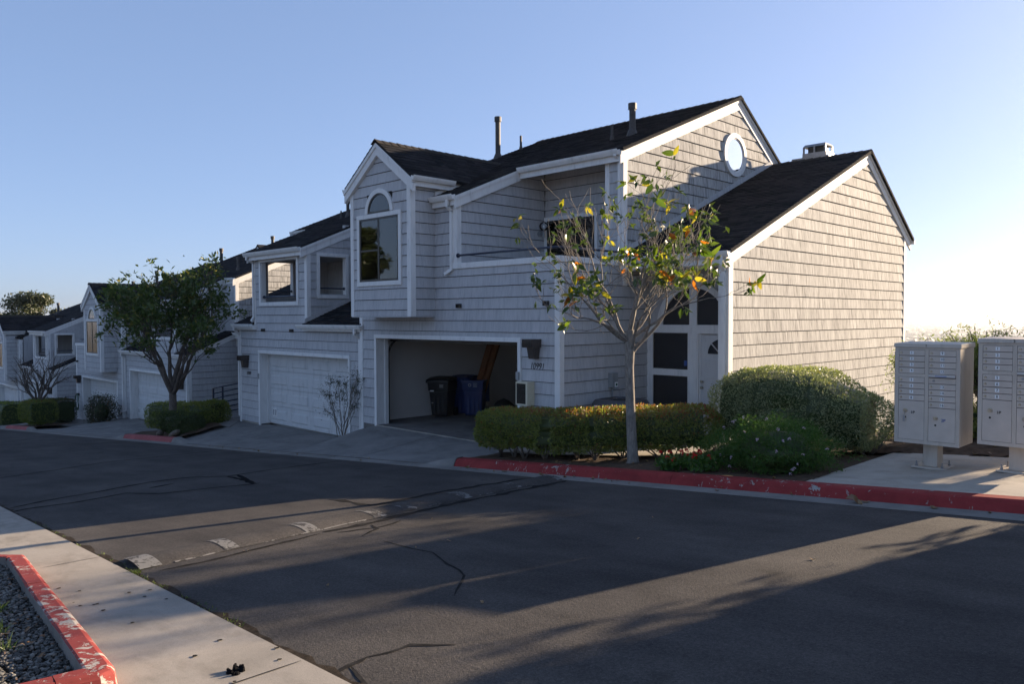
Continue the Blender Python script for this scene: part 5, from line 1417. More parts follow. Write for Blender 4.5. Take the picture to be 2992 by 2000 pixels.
# magnolia in front of the house
R.seed(41)
bx, byy = 2.79, -1.43; bz = h_bed(bx, byy)
mag = empty('magnolia_tree', (bx, byy, bz)); tag(mag, 'sparse magnolia with pale trunk and yellowing leaves in front of the entry', 'tree'); inv = Vector(mag.location)
mb = MB(); tips = []
trunk = [Vector((bx, byy, bz - .05)), Vector((bx - .0, byy, bz + .05)), Vector((bx - .02, byy, bz + .35)), Vector((bx - .05, byy + .0, bz + .9)), Vector((bx - .07, byy, bz + 1.45)), Vector((bx - .06, byy, bz + 1.80)), Vector((bx - .05, byy, bz + 2.05))]
mb.tube([p - inv for p in trunk], [.118, .090, .078, .072, .068, .076, .060], 14)
fork = trunk[-2] - inv
VR, VF = Vector((.704, .710, 0)), Vector((-.710, .704, 0))            # across the view / along it, for spreading limbs evenly
for ang, tilt, L, r in ((180, 46, .80, .042), (195, 70, .86, .032), (150, 30, .74, .038), (95, 10, .78, .052), (60, 26, .74, .040), (10, 46, .70, .036), (345, 68, .72, .030), (270, 40, .66, .032), (300, 22, .72, .034), (215, 56, .7, .028), (30, 60, .62, .026)):
    a, t = math.radians(ang), math.radians(tilt); h = VR * math.cos(a) + VF * math.sin(a)
    limb(mb, fork + Vector((0, 0, R.uniform(-.15, .25))), h * math.sin(t) + Vector((0, 0, math.cos(t))), L * 1.16, r * .9, 4, tips, 5, .45, .24, .55, .78, (1, 2), .0034)
mb.build('trunk', M['bark'], mag, True)
LM = []
for mt in ('lg_green', 'lg_yel', 'lg_orange'):
    for v in range(3):
        mb = MB(); L, W, dr, fo = R.uniform(.135, .18), R.uniform(.06, .08), R.uniform(.15, .45), R.uniform(.15, .4); n = 5
        for i in range(n + 1):
            t = i / n; w = W * .5 * math.sin(math.pi * t ** .85) ** .8 if 0 < i < n else .001
            z = -dr * L * t * t; mb.v += [(L * t, -w, z + fo * w), (L * t, 0, z), (L * t, w, z + fo * w)]
        for i in range(n):
            for j in (0, 1): mb.f.append((i * 3 + j, i * 3 + j + 1, i * 3 + j + 4, i * 3 + j + 3)); mb.m.append(0)
        LM.append(mb.mesh('leaf', M[mt], True, fix=False))
cand = []
for p, d in tips:
    side = (p.dot(VR)) / 1.7; hgt = p.z
    pr = .50 + .14 * side - (.14 if hgt > 3.5 else 0) + (.14 if hgt < 2.9 else 0)
    if R.random() < pr: cand.append((p, d))
R.shuffle(cand); allv = []
for p, d in cand:
    for q in range(R.randint(2, 6)):
        dd = (d * .5 + rnd_dir() * .8 + Vector((0, 0, -.55))).normalized(); allv.append((p + rnd_dir() * .03, dd))
def leaf_rot(dd):
    n = rnd_dir(.3); y = n.cross(dd).normalized(); z = dd.cross(y)
    return Matrix((dd, y, z)).transposed().to_euler()
rest = MB()
for i, (p, dd) in enumerate(allv):
    me = LM[R.choices((0, 3, 6), (.66, .27, .07))[0] + R.randrange(3)]; s = R.uniform(.7, 1.25)
    if i < 300: link('leaf', me, mag, p, leaf_rot(dd), (s, s, s))
    else: leaf_quads(rest, p, rnd_dir(.3), dd, .13 * s, .06 * s, .3, .3)
if rest.f:
    o = rest.build('more_leaves', M['lf_mag'], mag, fix=False); o['kind'] = 'stuff'
NMAG = len(allv)

def leafy_tree(name, label, base, fork_z, limbs, depth, trunk_r, mats, per, L, W, group=None, bark='bark_d', cat='tree', spread=.1, lean=(0, 0), up=.25, kids=(2, 3), sprd=.7, clump=None, wob=.3, leaf_dir=.2):
    root = empty(name, base); tag(root, label, cat, group); mb = MB(); tips = []
    f = Vector((lean[0], lean[1], fork_z))
    mb.tube([Vector((0, 0, -.1)), Vector((lean[0] * .2, lean[1] * .2, fork_z * .4)), f], [trunk_r * 1.2, trunk_r, trunk_r * .85], 9)
    for ang, tilt, Ln, r in limbs:
        a, t = math.radians(ang), math.radians(tilt); limb(mb, f + Vector((0, 0, R.uniform(-.2, .1) * fork_z * .3)), Vector((math.cos(a) * math.sin(t), math.sin(a) * math.sin(t), math.cos(t))), Ln, r, depth, tips, 4, wob, up, .6, sprd, kids, .004)
    mb.build('trunk', M[bark], root, True)
    if per:
        mb = MB(); mb2 = MB()
        for p, d in tips:
            for q in range(per):
                o = rnd_dir() * abs(R.gauss(0, spread)); dd = (d * .4 + rnd_dir(leaf_dir)).normalized()
                leaf_quads(mb if R.random() < .93 else mb2, p + o, (rnd_dir(.5)).normalized(), dd, L * R.uniform(.7, 1.25), W * R.uniform(.7, 1.25), .25, R.uniform(0, .4))
        o = mb.build('crown', mats[0], root, fix=False); o['kind'] = 'stuff'
        if mb2.f: o = mb2.build('crown_tint', mats[-1], root, fix=False); o['kind'] = 'stuff'
    return root
R.seed(5)
tz = zr(-15.4, -2.1) + .15
leafy_tree('leafy_tree', 'dense dark green leafy tree in the small bed left of the closed garage', (-15.4, -1.35, tz), 1.25, [(225, 38, 1.2, .09), (45, 34, 1.2, .09), (135, 14, 1.45, .10), (10, 44, 1.1, .07), (300, 26, 1.25, .08), (190, 18, 1.4, .08), (90, 42, 1.1, .06)], 4, .13, [M['lf_mag'], M['lf_yel']], 13, .17, .075, bark='bark_d', spread=.17, up=.34, sprd=.72, kids=(1, 3))
R.seed(9)
leafy_tree('bare_tree', 'small bare leafless tree behind the far clipped hedge', (-31.6, -1.3, zr(-31.6, -2.1) + .12), 1.0, [(30, 50, .9, .07), (150, 48, .9, .07), (270, 35, .9, .07), (80, 25, 1.0, .07), (210, 55, .85, .06), (330, 40, .9, .06)], 3, .13, [], 0, 0, 0, bark='bark_d', up=.12, sprd=.7)
# --- hedges of the farther beds
hb2 = lambda x, y: zr(x, -2.1) + .12
PK0 = lambda p, t, n: 1 if (t > .88 and R.random() < .12) else 0
hedge('clipped_hedge', 'long dark clipped hedge behind the leafy tree, in front of the second closed garage', [(-17.4, -1.15), (-15.8, -.75), (-14.9, -.6), (-14.3, -.3)], .42, lambda t: lerp(-1.1, -.75, t), lambda t: lerp(-.22, .0, t), [M['lf_box'], M['lf_yel']], PK0, 11000, .06, .03, group='clipped hedges', ground=hb2)
hedge('clipped_hedge', 'low dark mounded hedge at the foot of the leafy tree, by the walkway', [(-14.9, -1.55), (-13.7, -1.5)], .48, lambda t: -.95, lambda t: -.28, [M['lf_dark'], M['lf_box']], PK0, 6500, .06, .026, group='clipped hedges', ground=hb2, sq=2.3, rough=.1)
hedge('clipped_hedge', 'square clipped hedge under the small bare tree', [(-32.0, -1.45), (-30.6, -1.3)], .6, lambda t: -2.2, lambda t: -1.15, [M['lf_box'], M['lf_red']], PK0, 5000, .07, .035, group='clipped hedges', ground=hb2)
hedge('clipped_hedge', 'dark narrow hedge behind the square hedge, beside the far railing', [(-33.4, -.3), (-32.2, .1)], .5, lambda t: -2.4, lambda t: -1.3, [M['lf_dark'], M['lf_red']], PK0, 3500, .07, .035, group='clipped hedges', ground=hb2)
hedge('clipped_hedge', 'dark hedge running out of the picture on the far left', [(-41.5, -1.5), (-37.2, -.9)], .8, lambda t: -3.1, lambda t: lerp(-2.0, -1.75, t), [M['lf_box'], M['lf_dark']], PK0, 6000, .08, .04, group='clipped hedges', ground=hb2)
# --- slender shrubs against the fronts
R.seed(21)
def nandina(label, x, y, z, h, n, w):
    root = empty('nandina', (x, y, z)); tag(root, label, 'shrub', 'slender shrubs by the garages'); mb = MB(); tips = []
    for i in range(n):
        a = R.uniform(0, 6.28); limb(mb, Vector((R.uniform(-.08, .08), R.uniform(-.08, .08), -.03)), Vector((math.cos(a) * w, math.sin(a) * w, 1)), h * R.uniform(.45, .68), .012, 2, tips, 5, .22, .25, .7, .55, (1, 2), .003)
    o = mb.build('stems', M['twig'], root, True); o['kind'] = 'stuff'; mb = MB()
    for p, d in tips:
        for q in range(60):
            o = rnd_dir() * abs(R.gauss(0, .12)); leaf_quads(mb, p + o, rnd_dir(.5), (d * .3 + rnd_dir(.1)).normalized(), R.uniform(.03, .055), R.uniform(.010, .018), .2, .2)
    o = mb.build('foliage', M['lf_nan'], root, fix=False); o['kind'] = 'stuff'
nandina('airy slender shrub standing right of the closed garage door numbered 10989', -7.05, -.42, h_drive(-7.05, -.42), 1.35, 8, .22)
bushy('shrub', 'small dark rounded shrub in front of the second row\'s left garage', (-27.3, .15), .85, .6, -2.25, -.72, [M['lf_nan'], M['lf_red']], lambda p, d: 1 if R.random() < .03 else 0, 5200, .07, .035, group='slender shrubs by the garages', ground=lambda x, y: -2.35, core=.5, rough=.3, stems=9)
# --- pepper trees and bank plants behind the mailboxes
R.seed(31)
def weeping(label, x, y, z, h, rad, nb, group='pale pepper trees on the bank'):
    root = empty('pepper_tree', (x, y, z)); tag(root, label, 'tree', group); mb = MB(); lf = MB()
    mb.tube([Vector((0, 0, -.1)), Vector((.05, 0, h * .4))], [.07, .05], 7)
    for i in range(nb):
        a = R.uniform(0, 6.28); rr = rad * R.uniform(.3, 1); top = h * R.uniform(.72, 1.0) * (1 - .25 * (rr / rad) ** 2)
        p0 = Vector((.05, 0, h * .35)); p2 = Vector((math.cos(a) * rr, math.sin(a) * rr, top)); p1 = p0.lerp(p2, .5) + Vector((0, 0, h * .1))
        mb.tube([p0, p1, p2], [.02, .012, .004], 5, cap=False)
        for k in range(9):
            st = p1.lerp(p2, R.uniform(.4, 1.05)); ln = R.uniform(.2, .55); d = Vector((R.uniform(-.5, .5), R.uniform(-.5, .5), R.uniform(-1, .5))).normalized()
            for q in range(14):
                pp = st + d * ln * (q / 14) + Vector((0, 0, -.25 * (q / 14) ** 2)); leaf_quads(lf, pp, rnd_dir(), (d * .3 + rnd_dir(-.3)).normalized(), R.uniform(.05, .09), .014, .2, .2)
    mb.build('trunk', M['bark_d'], root, True); o = lf.build('crown', M['lf_pep'], root, fix=False); o['kind'] = 'stuff'
weeping('pale green pepper tree rising above the gap between hedge and left mailbox', 5.55, 3.3, .45, 1.95, .75, 42)
weeping('tallest pale green pepper tree showing above the left mailbox', 6.25, 3.4, .5, 2.1, .75, 50)
weeping('pale green pepper tree above the joint of the two mailboxes', 7.0, 3.6, .55, 2.0, .6, 36)
for i, (x, y, rx, zt_, lab) in enumerate(((6.2, 3.1, .7, 1.2, 'dark low plant behind the left mailbox post'), (7.3, 3.0, .8, 1.3, 'dark low plant between the mailbox posts'), (8.6, 3.2, .9, 1.5, 'dark low plant behind the right mailbox'))):
    bushy('bank_plant', lab, (x, y), rx, .5, h_bank(x, y) - .1, zt_, [M['lf_box'], M['lf_yel']], lambda p, d: 1 if R.random() < .05 else 0, 3500, .07, .03, group='low plants on the bank', ground=h_bank)
# taller shrubs that stand to the right of the picture and shade the street
for i, (x, y, rx, ry, zt_) in enumerate(((11.15, 1.9, 1.85, 1.1, 4.5), (14.2, 2.2, 1.9, 1.2, 4.6), (9.05, 10.5, 1.6, 1.2, 6.6))):
    bushy('tall_shrub', ('big dense shrub right of the mailboxes', 'big dense shrub farthest right of the mailboxes', 'tall dense tree-like shrub on the bank far behind the mailboxes')[i], (x, y), rx, ry, .6, zt_, [M['lf_box']], lambda p, d: 0, 8000 if i < 2 else 4200, .13, .07, group='tall shrubs on the bank', ground=h_bank, core=.9 if i < 2 else .6, shell=.75 if i < 2 else .5)
# --- far trees on the left
R.seed(77)
def far_tree(label, x, y, z, h, rad, blobs, mat='lf_euc'):
    root = empty('eucalyptus_tree', (x, y, z)); tag(root, label, 'tree', 'far trees above the left roofs'); mb = MB(); lf = MB()
    mb.tube([Vector((0, 0, -1)), Vector((.2, 0, h * .45)), Vector((.3, 0, h * .9))], [.35, .22, .06], 7)
    for i in range(blobs):
        t = R.random() ** .7; a = R.uniform(0, 6.28); rr = rad * R.uniform(.15, 1) * (1 - .55 * t); c = Vector((math.cos(a) * rr, math.sin(a) * rr, h * (.30 + .66 * t)))
        mb.tube([Vector((.2, 0, c.z * .7)), c], [.06, .02], 5, cap=False); s = rad * R.uniform(.18, .32)
        for q in range(260):
            d = rnd_dir(); k = R.random() ** .4; leaf_quads(lf, c + Vector((d.x * s * k, d.y * s * k, d.z * s * .75 * k)), (d + rnd_dir(.4)).normalized(), rnd_dir(-.2), R.uniform(.22, .4), R.uniform(.08, .16), .2, .2)
    mb.build('trunk', M['bark_d'], root, True); o = lf.build('crown', M[mat], root, fix=False); o['kind'] = 'stuff'
far_tree('tall rounded eucalyptus above the far left roofs', -70.2, 7.5, -8, 13.2, 3.4, 40)
far_tree('shorter eucalyptus just right of the tall one above the far left roofs', -68.6, 9.6, -8, 11.8, 2.4, 20)
far_tree('eucalyptus cut by the left edge of the picture', -73.5, 4.6, -8, 11.7, 2.8, 26)
far_tree('tall conifer across the street, left of the picture, mirrored in the bay window', -25.5, -14.0, -2, 9.6, 2.0, 36, 'lf_dark')

# ================================================================== things in the open garage
def wheelie_bin(label, x, y, z, rz, mat, s=1.0, lid=True, sym=None, group='wheeled bins in the open garage'):
    root = empty('wheeled_bin', (x, y, z), rz); root.scale = (s, s, s); tag(root, label, 'bin', group)
    mb = MB(); mb.hexa([(-.22, -.24, .03), (.22, -.24, .03), (.22, .22, .03), (-.22, .22, .03), (-.27, -.32, .70), (.27, -.32, .70), (.27, .30, .70), (-.27, .30, .70)]); body = mb.build('body', mat, root); soft(body, .03, 3)
    mb = MB(); mb.hexa([(-.285, -.335, .70), (.285, -.335, .70), (.285, .31, .70), (-.285, .31, .70), (-.30, -.36, .96), (.30, -.36, .96), (.30, .33, .96), (-.30, .33, .96)]); o = mb.build('upper_body', mat, root); soft(o, .02, 2)
    mb = MB()
    for xx in (-.12, 0, .12): mb.box(xx - .03, xx + .03, -.30, -.27, .12, .62)
    mb.build('front_ribs', mat, root)
    if lid:
        mb = MB(); prof = [(-.42, .965), (-.38, 1.0), (-.1, 1.05), (.2, 1.04), (.37, .985)]
        for yy, zz in prof: mb.v += [(-.32, yy, zz), (-.16, yy, zz + .03), (.16, yy, zz + .03), (.32, yy, zz), (.32, yy, zz - .05), (-.32, yy, zz - .05)]
        for i in range(len(prof) - 1):
            for j in range(6): mb.f.append((i * 6 + j, i * 6 + (j + 1) % 6, (i + 1) * 6 + (j + 1) % 6, (i + 1) * 6 + j)); mb.m.append(0)
        mb.f += [tuple(range(6)), tuple((len(prof) - 1) * 6 + j for j in range(6))]; mb.m += [0, 0]; o = mb.build('lid', mat, root); soft(o, .01)
    else:
        mb = MB(); mb.box(-.31, .31, .36, .40, .34, .99); o = mb.build('lid', mat, root); soft(o, .012)
        mb = MB(); mb.box(-.32, .32, -.375, -.34, .93, .975); mb.box(-.32, -.285, -.34, .34, .93, .975); mb.box(.285, .32, -.34, .34, .93, .975); mb.build('rim', mat, root)
    mb = MB(); mb.tube([(-.25, .40, .93), (.25, .40, .93)], .018, 8); mb.box(-.22, -.19, .30, .41, .9, .95); mb.box(.19, .22, .30, .41, .9, .95); mb.build('handle', mat, root)
    for sx in (-1, 1):
        mb = MB(); mb.tube([(sx * .24, .24, .12), (sx * .30, .24, .12)], .12, 18); w = mb.build('wheel', M['bin_black'], root)
        mb = MB(); mb.tube([(sx * .295, .24, .12), (sx * .305, .24, .12)], .05, 12); mb.build('hub', mat, w)
    return root
b1 = wheelie_bin('black wheeled bin with closed lid, leftmost in the open garage', -6.14, 2.18, 0, math.radians(28), M['bin_black'])
for i, w in enumerate((.11, .10, .12, .09)):
    mb = MB(); mb.box(-w / 2 + .0, w / 2, -.352 - .0, -.346, .0, .016); mb.build('printed_line', M['print_g'], b1, loc=(.10, .0, .80 + .03 * i))
mb = MB(); mb.box(-.22, -.12, -.345, -.338, .69, .72); mb.build('sticker', M['white'], b1)
mb = MB(); mb.box(-.21, -.10, -.285, -.278, .38, .39); mb.build('sticker', M['white'], b1)
b2 = wheelie_bin('blue wheeled bin standing behind the black one in the garage', -6.13, 2.95, 0, math.radians(24), M['bin_blue'])
b3 = wheelie_bin('blue wheeled bin with its lid hanging open, holding tall boards', -5.62, 2.88, 0, math.radians(35), M['bin_blue'], lid=False)
for i in range(4):
    mb = MB(); mb.box(.02, .13, -.356, -.350, .80 + .03 * i, .812 + .03 * i); mb.build('printed_line', M['print_g'], b3)
mb = MB(); pl_ = Pl(lambda p: p, (0, -.35), (1, 0), (0, -1)); ring(mb, pl_, -.07, .85, .025, .045, 0, .005, 12); mb.build('recycling_mark', M['print_g'], b3)
mb = MB()
mb.bar((-5.66, 2.86, .35), (-5.45, 3.55, 2.55), .20, .09, (0, -1, .3)); o = mb.build('wooden_board', M['wood']); tag(o, 'reddish wooden board leaning in the open blue bin', 'board', 'boards leaning in the bin')
mb = MB()
mb.bar((-5.52, 2.96, .40), (-5.27, 3.62, 2.5), .16, .08, (0, -1, .3)); o = mb.build('wooden_board', M['wood']); tag(o, 'second reddish wooden board, right of the first in the bin', 'board', 'boards leaning in the bin')
bag = bpy.data.meshes.new('bag'); mb = MB()
for i in range(9):
    t = i / 8; r = .30 * math.sin(math.pi * min(1, t * .93 + .07)) ** .7 + .02
    for j in range(16):
        a = 2 * math.pi * j / 16; q = 1 + .10 * math.sin(a * 5 + i) + .06 * math.sin(a * 9 - i * 2); mb.v.append((r * q * math.cos(a), r * q * math.sin(a) * .8, .48 * t))
for i in range(8):
    for j in range(16): mb.f.append((i * 16 + j, i * 16 + (j + 1) % 16, (i + 1) * 16 + (j + 1) % 16, (i + 1) * 16 + j)); mb.m.append(0)
mb.f += [tuple(range(16))[::-1], tuple(128 + j for j in range(16))]; mb.m += [0, 0]
o = mb.build('black_bag', M['bin_black'], None, True, loc=(-4.95, 3.3, 0)); tag(o, 'slumped black sack on the garage floor right of the bins', 'bag')
# air conditioner condenser between hedge and side wall
ac = empty('air_conditioner', (.72, .98, .20)); tag(ac, 'round-cornered dark air conditioner top showing behind the long hedge', 'air conditioner')
def rsq(r, c, n=6):
    out = []
    for qx, qy, a0 in ((1, 1, 0), (-1, 1, 90), (-1, -1, 180), (1, -1, 270)):
        for i in range(n + 1): a = math.radians(a0 + 90 * i / n); out.append((qx * (r - c) + c * math.cos(a), qy * (r - c) + c * math.sin(a)))
    return out
mb = MB(); pr = [(.42, 0.), (.42, .62), (.44, .64), (.44, .76), (.40, .84), (.33, .86), (.31, .80)]
rings_ = [[(x, y, z) for x, y in rsq(r, .14)] for r, z in pr]; n = len(rings_[0])
for rg in rings_: mb.v += rg
for i in range(len(pr) - 1):
    for j in range(n): mb.f.append((i * n + j, i * n + (j + 1) % n, (i + 1) * n + (j + 1) % n, (i + 1) * n + j)); mb.m.append(0)
mb.f.append(tuple(range(n))[::-1]); mb.m.append(0)
mb.build('casing', M['acmetal'], ac)
mb = MB()
for r in (.06, .11, .16, .21, .26, .30): mb.tube([(r * math.cos(a * math.pi / 12), r * math.sin(a * math.pi / 12), .82 + .03 * (1 - r / .3)) for a in range(25)], .005, 4, cap=False)
mb.build('fan_guard', M['dark'], ac)
mb = MB(); mb.tube([(0, 0, .70), (0, 0, .74)], .31, 20); mb.build('fan_shroud', M['dark'], ac)
mb = MB(); mb.box(-.30, -.20, -.448, -.442, .66, .74); mb.build('label_plate', M['white'], ac)

# ================================================================== cluster mailboxes
def cluster_mailbox(label, x, hood_no, group='cluster mailboxes on the slab'):
    y = -.34; z = h_slab(x, y); root = empty('cluster_mailbox', (x, y, z)); tag(root, label, 'mailbox', group)
    W, D, zb, zt = .755, .56, .325, 1.545; w, d = W / 2, D / 2
    def part(name, mat, fn, parent=root, bev=0):
        mb = MB(); fn(mb); o = mb.build(name, mat, parent)
        if bev: soft(o, bev)
        return o
    part('base_plate', M['beige'], lambda mb: mb.box(-.20, .20, -.19, .19, 0, .022), bev=.003)
    for bx_ in (-.15, .15):
        for by_ in (-.14, .14):
            b = part('anchor_bolt', M['galv'], lambda mb: (mb.tube([(bx_, by_, .022), (bx_, by_, .045)], .018, 6), mb.tube([(bx_, by_, .045), (bx_, by_, .09)], .009, 8)))
    part('pedestal', M['beige'], lambda mb: mb.box(-.085, .085, -.11, .11, .022, zb), bev=.008)
    cab = part('cabinet', M['beige'], lambda mb: mb.box(-w, w, -d + .012, d, zb, zt), bev=.006)
    part('hood', M['beige'], lambda mb: mb.hexa([(-w - .012, -d - .02, zt), (w + .012, -d - .02, zt), (w + .012, d + .008, zt), (-w - .012, d + .008, zt), (-w - .012, -d - .012, zt + .05), (w + .012, -d - .012, zt + .05), (w + .012, d + .008, zt + .062), (-w - .012, d + .008, zt + .062)]), bev=.005)
    part('front_frame', M['beige'], lambda mb: (mb.box(-w, -w + .045, -d - .004, -d + .011, zb + .001, zt - .001), mb.box(w - .045, w, -d - .004, -d + .011, zb + .001, zt - .001), mb.box(-.022, .022, -d - .004, -d + .011, zb + .046, zt - .031), mb.box(-w + .045, w - .045, -d - .004, -d + .011, zb + .001, zb + .045), mb.box(-w + .045, w - .045, -d - .004, -d + .011, zt - .03, zt - .001)))
    part('seam_backing', M['seam'], lambda mb: mb.box(-w + .04, w - .04, -d + .004, -d + .0115, zb + .04, zt - .02))
    wall_text(str(hood_no), .045, 'ink', root, (-.005, -d - .021, zt + .025), name='hood_number')
    part('hinge_bar', M['seam'], lambda mb: mb.box(-w - .012, -w - .001, -d + .02, -d + .06, .7, zt - .06))
    def door(c0, c1, z0, z1, num=None, kind='mail'):
        o = part('mail_door', M['beige_in'], lambda mb: mb.box(c0 + .003, c1 - .003, -d - .003, -d + .004, z0 + .003, z1 - .003), bev=.002)
        zc = (z0 + z1) / 2
        if kind == 'mail':
            part('lock', M['brass'], lambda mb: mb.tube([(c0 + .03, -d - .003, zc), (c0 + .03, -d - .014, zc)], [.014, .012], 12), o)
            t = part('number_tag', M['white'], lambda mb: mb.box((c0 + c1) / 2 - .022, (c0 + c1) / 2 + .022, -d - .0050, -d - .0035, zc - .021, zc + .021), o)
            wall_text(str(num), .044, 'ink', o, ((c0 + c1) / 2, -d - .0058, zc), name='box_number')
        elif kind == 'slot':
            part('lock', M['galv'], lambda mb: mb.tube([(c0 + .06, -d - .003, zc), (c0 + .06, -d - .012, zc)], .014, 12), o)
        elif kind == 'parcel':
            lx, lz = c0 + .085, z1 - .13
            part('lock', M['brass'], lambda mb: (mb.tube([(lx, -d - .003, lz), (lx, -d - .010, lz)], .028, 16), mb.tube([(lx, -d - .010, lz), (lx, -d - .024, lz)], .014, 12)), o)
            part('key_hole', M['ink'], lambda mb: mb.tube([(lx, -d - .003, lz - .085), (lx, -d - .006, lz - .085)], .012, 12), o)
            wall_text(num, .05, 'blue_ink' if num == '2P' else 'ink', o, (lx + .09, -d - .0058, lz - .02), name='parcel_number')
        return o
    l0, l1, r0, r1 = -w + .045, -.022, .022, w - .045; top = zt - .03; hh = .0755
    for i in range(4): door(l0, l1, top - (i + 1) * hh, top - i * hh, i + 1)
    part('divider', M['beige'], lambda mb: mb.box(l0, l1, -d - .004, -d + .011, top - 4 * hh - .042, top - 4 * hh)); t2 = top - 4 * hh - .042
    for i in range(4): door(l0, l1, t2 - (i + 1) * hh, t2 - i * hh, i + 5)
    p1 = door(l0, l1, zb + .045, t2 - 4 * hh, '1P', 'parcel')
    for i in range(4): door(r0, r1, top - (i + 1) * hh, top - i * hh, i + 9)
    part('outgoing_flap', M['beige_in'], lambda mb: mb.hexa([(r0 + .004, -d - .034, top - 4 * hh - .032), (r1 - .004, -d - .034, top - 4 * hh - .032), (r1 - .004, -d + .0, top - 4 * hh - .032), (r0 + .004, -d + .0, top - 4 * hh - .032), (r0 + .004, -d - .008, top - 4 * hh - .001), (r1 - .004, -d - .008, top - 4 * hh - .001), (r1 - .004, -d + .0, top - 4 * hh - .001), (r0 + .004, -d + .0, top - 4 * hh - .001)]))
    part('outgoing_label', M['blue_ink'], lambda mb: mb.hexa([(r0 + .08, -d - .0285, top - 4 * hh - .024), (r1 - .10, -d - .0285, top - 4 * hh - .024), (r1 - .10, -d - .0275, top - 4 * hh - .024), (r0 + .08, -d - .0275, top - 4 * hh - .024), (r0 + .08, -d - .0215, top - 4 * hh - .016), (r1 - .10, -d - .0215, top - 4 * hh - .016), (r1 - .10, -d - .0205, top - 4 * hh - .016), (r0 + .08, -d - .0205, top - 4 * hh - .016)]))
    t3 = top - 4 * hh - .042; door(r0, r1, t3 - hh, t3, None, 'slot')
    for i in range(4): door(r0, r1, t3 - (i + 2) * hh, t3 - (i + 1) * hh, i + 13)
    door(r0, r1, zb + .045, t3 - 5 * hh, '2P', 'parcel')
    return root, l0, t2 - 4 * hh
mx1, ml0, mz1 = cluster_mailbox('left beige cluster mailbox, marked 1 on its hood', 6.715, 1)
mx2, _, _ = cluster_mailbox('right beige cluster mailbox, marked 2 and cut by the picture edge', 7.665, 2)
mb = MB(); mb.box(ml0 + .062, ml0 + .088, -.304, -.300, mz1 - .27, mz1 - .19); mb.tube([(ml0 + .08, -.302, mz1 - .19), (ml0 + .085, -.306, mz1 - .13)], .004, 6); mb.build('key_tag', M['galv'], mx1)

# ================================================================== railings, hose, rocks, litter
def railing(label, pts, n, group='dark metal stair railings'):
    root = empty('railing', pts[0]); tag(root, label, 'railing', group); inv = Vector(pts[0]); H = 1.0
    for i, p in enumerate(pts):
        p = Vector(p) - inv; mb = MB(); mb.bar(p + Vector((0, 0, -.05)), p + Vector((0, 0, H)), .05, .05, (0, 1, 0)); mb.build('post', M['rail'], root)
    for k in range(n):
        z = .12 + (H - .14) * k / (n - 1); mb = MB()
        for a, b in zip(pts[:-1], pts[1:]): mb.bar(Vector(a) - inv + Vector((0, 0, z)), Vector(b) - inv + Vector((0, 0, z)), .045 if k == n - 1 else .03, .04)
        mb.build('rail', M['rail'], root)
railing('dark metal railing in the passage left of the closed garage', [(-15.41, -.02, -.68), (-15.19, .20, -.61), (-14.8, .60, -.50), (-14.2, 1.2, -.46)], 6)
railing('far dark metal railing beside the coiled green hose', [(-35.3, .85, -2.42), (-34.6, 1.25, -2.38), (-33.9, 1.9, -2.36)], 6)
hz = Vector((-33.45, .93, -1.55)); ho = empty('garden_hose', hz); tag(ho, 'green garden hose coiled on the far house front', 'hose')
mb = MB(); mb.tube([(.02 * math.sin(i * .9) + (.20 + .004 * (i % 24)) * math.cos(i * math.pi / 12), -.06 + .02 * math.sin(i * .5), (.36 + .004 * (i % 24)) * math.sin(i * math.pi / 12)) for i in range(120)], .016, 6); mb.build('coil', M['hose'], ho, True)
mb = MB(); mb.box(-.06, .06, -.08, .07, .30, .42); mb.build('hanger', M['pipe'], ho)
for i, (x, y, r, lab) in enumerate(((-13.75, -1.95, .20, 'brown rock at the right end of the small bed'), (-14.9, -1.95, .16, 'brown rock in the middle of the small bed'), (-14.3, -1.75, .13, 'small brown rock between the two bigger ones'))):
    mb = MB(); stone(mb, 0, 0, r * .45, r, .8); o = mb.build('rock', M['rock'], None, True, loc=(x, y, zr(x, -2.1) + .13)); tag(o, lab, 'rock', 'rocks in the small bed'); s_ = o.modifiers.new('Subdivision', 'SUBSURF'); s_.levels = s_.render_levels = 1
mb = MB(); mb.lathe([(.05, 0), (.06, .25), (.055, .42), (.02, .46)], (0, 0, 0), 12); o = mb.build('path_light', M['galv'], None, True, loc=(-14.75, -1.72, zr(-14.75, -2.1) + .14)); tag(o, 'small pale path light in the bed at the foot of the leafy tree', 'lamp')
# scattered dry leaves in gutter and beds
R.seed(101)
lv = [m for m in LM[6:]] ; dry = []
for v in range(3):
    mb = MB(); L, W = .10, .05; n = 4
    for i in range(n + 1):
        t = i / n; w = W * .5 * math.sin(math.pi * t) if 0 < i < n else .001; z = .015 * math.sin(t * 6 + v) + .01
        mb.v += [(L * t - L / 2, -w, z + .3 * w), (L * t - L / 2, 0, z), (L * t - L / 2, w, z + .2 * w)]
    for i in range(n):
        for j in (0, 1): mb.f.append((i * 3 + j, i * 3 + j + 1, i * 3 + j + 4, i * 3 + j + 3)); mb.m.append(0)
    dry.append(mb.mesh('leaf', M['dry'], True, fix=False))
lit = empty('leaf_litter', (0, -2.3, 0)); tag(lit, 'dry brown leaves lying along the far gutter and in the beds', 'leaf litter', kind='stuff')
def dleaf(x, y, z, s): o = link('dry_leaf', R.choice(dry), lit, (x, y + 2.3, z), (R.uniform(-.2, .2), R.uniform(-.2, .2), R.uniform(0, 6.28)), (s, s, s))
for i in range(46):
    x = R.choice((R.uniform(-.3, 3.2), R.uniform(-12, -1), R.uniform(3, 8))); y = R.gauss(-2.36, .05); dleaf(x, y, gut(x, y) + .004, R.uniform(.5, 1.1))
for i in range(30): x, y = R.uniform(0, 5.5), R.uniform(-1.95, -.6); dleaf(x, y, h_bed(x, y) + .005, R.uniform(.5, 1.0))
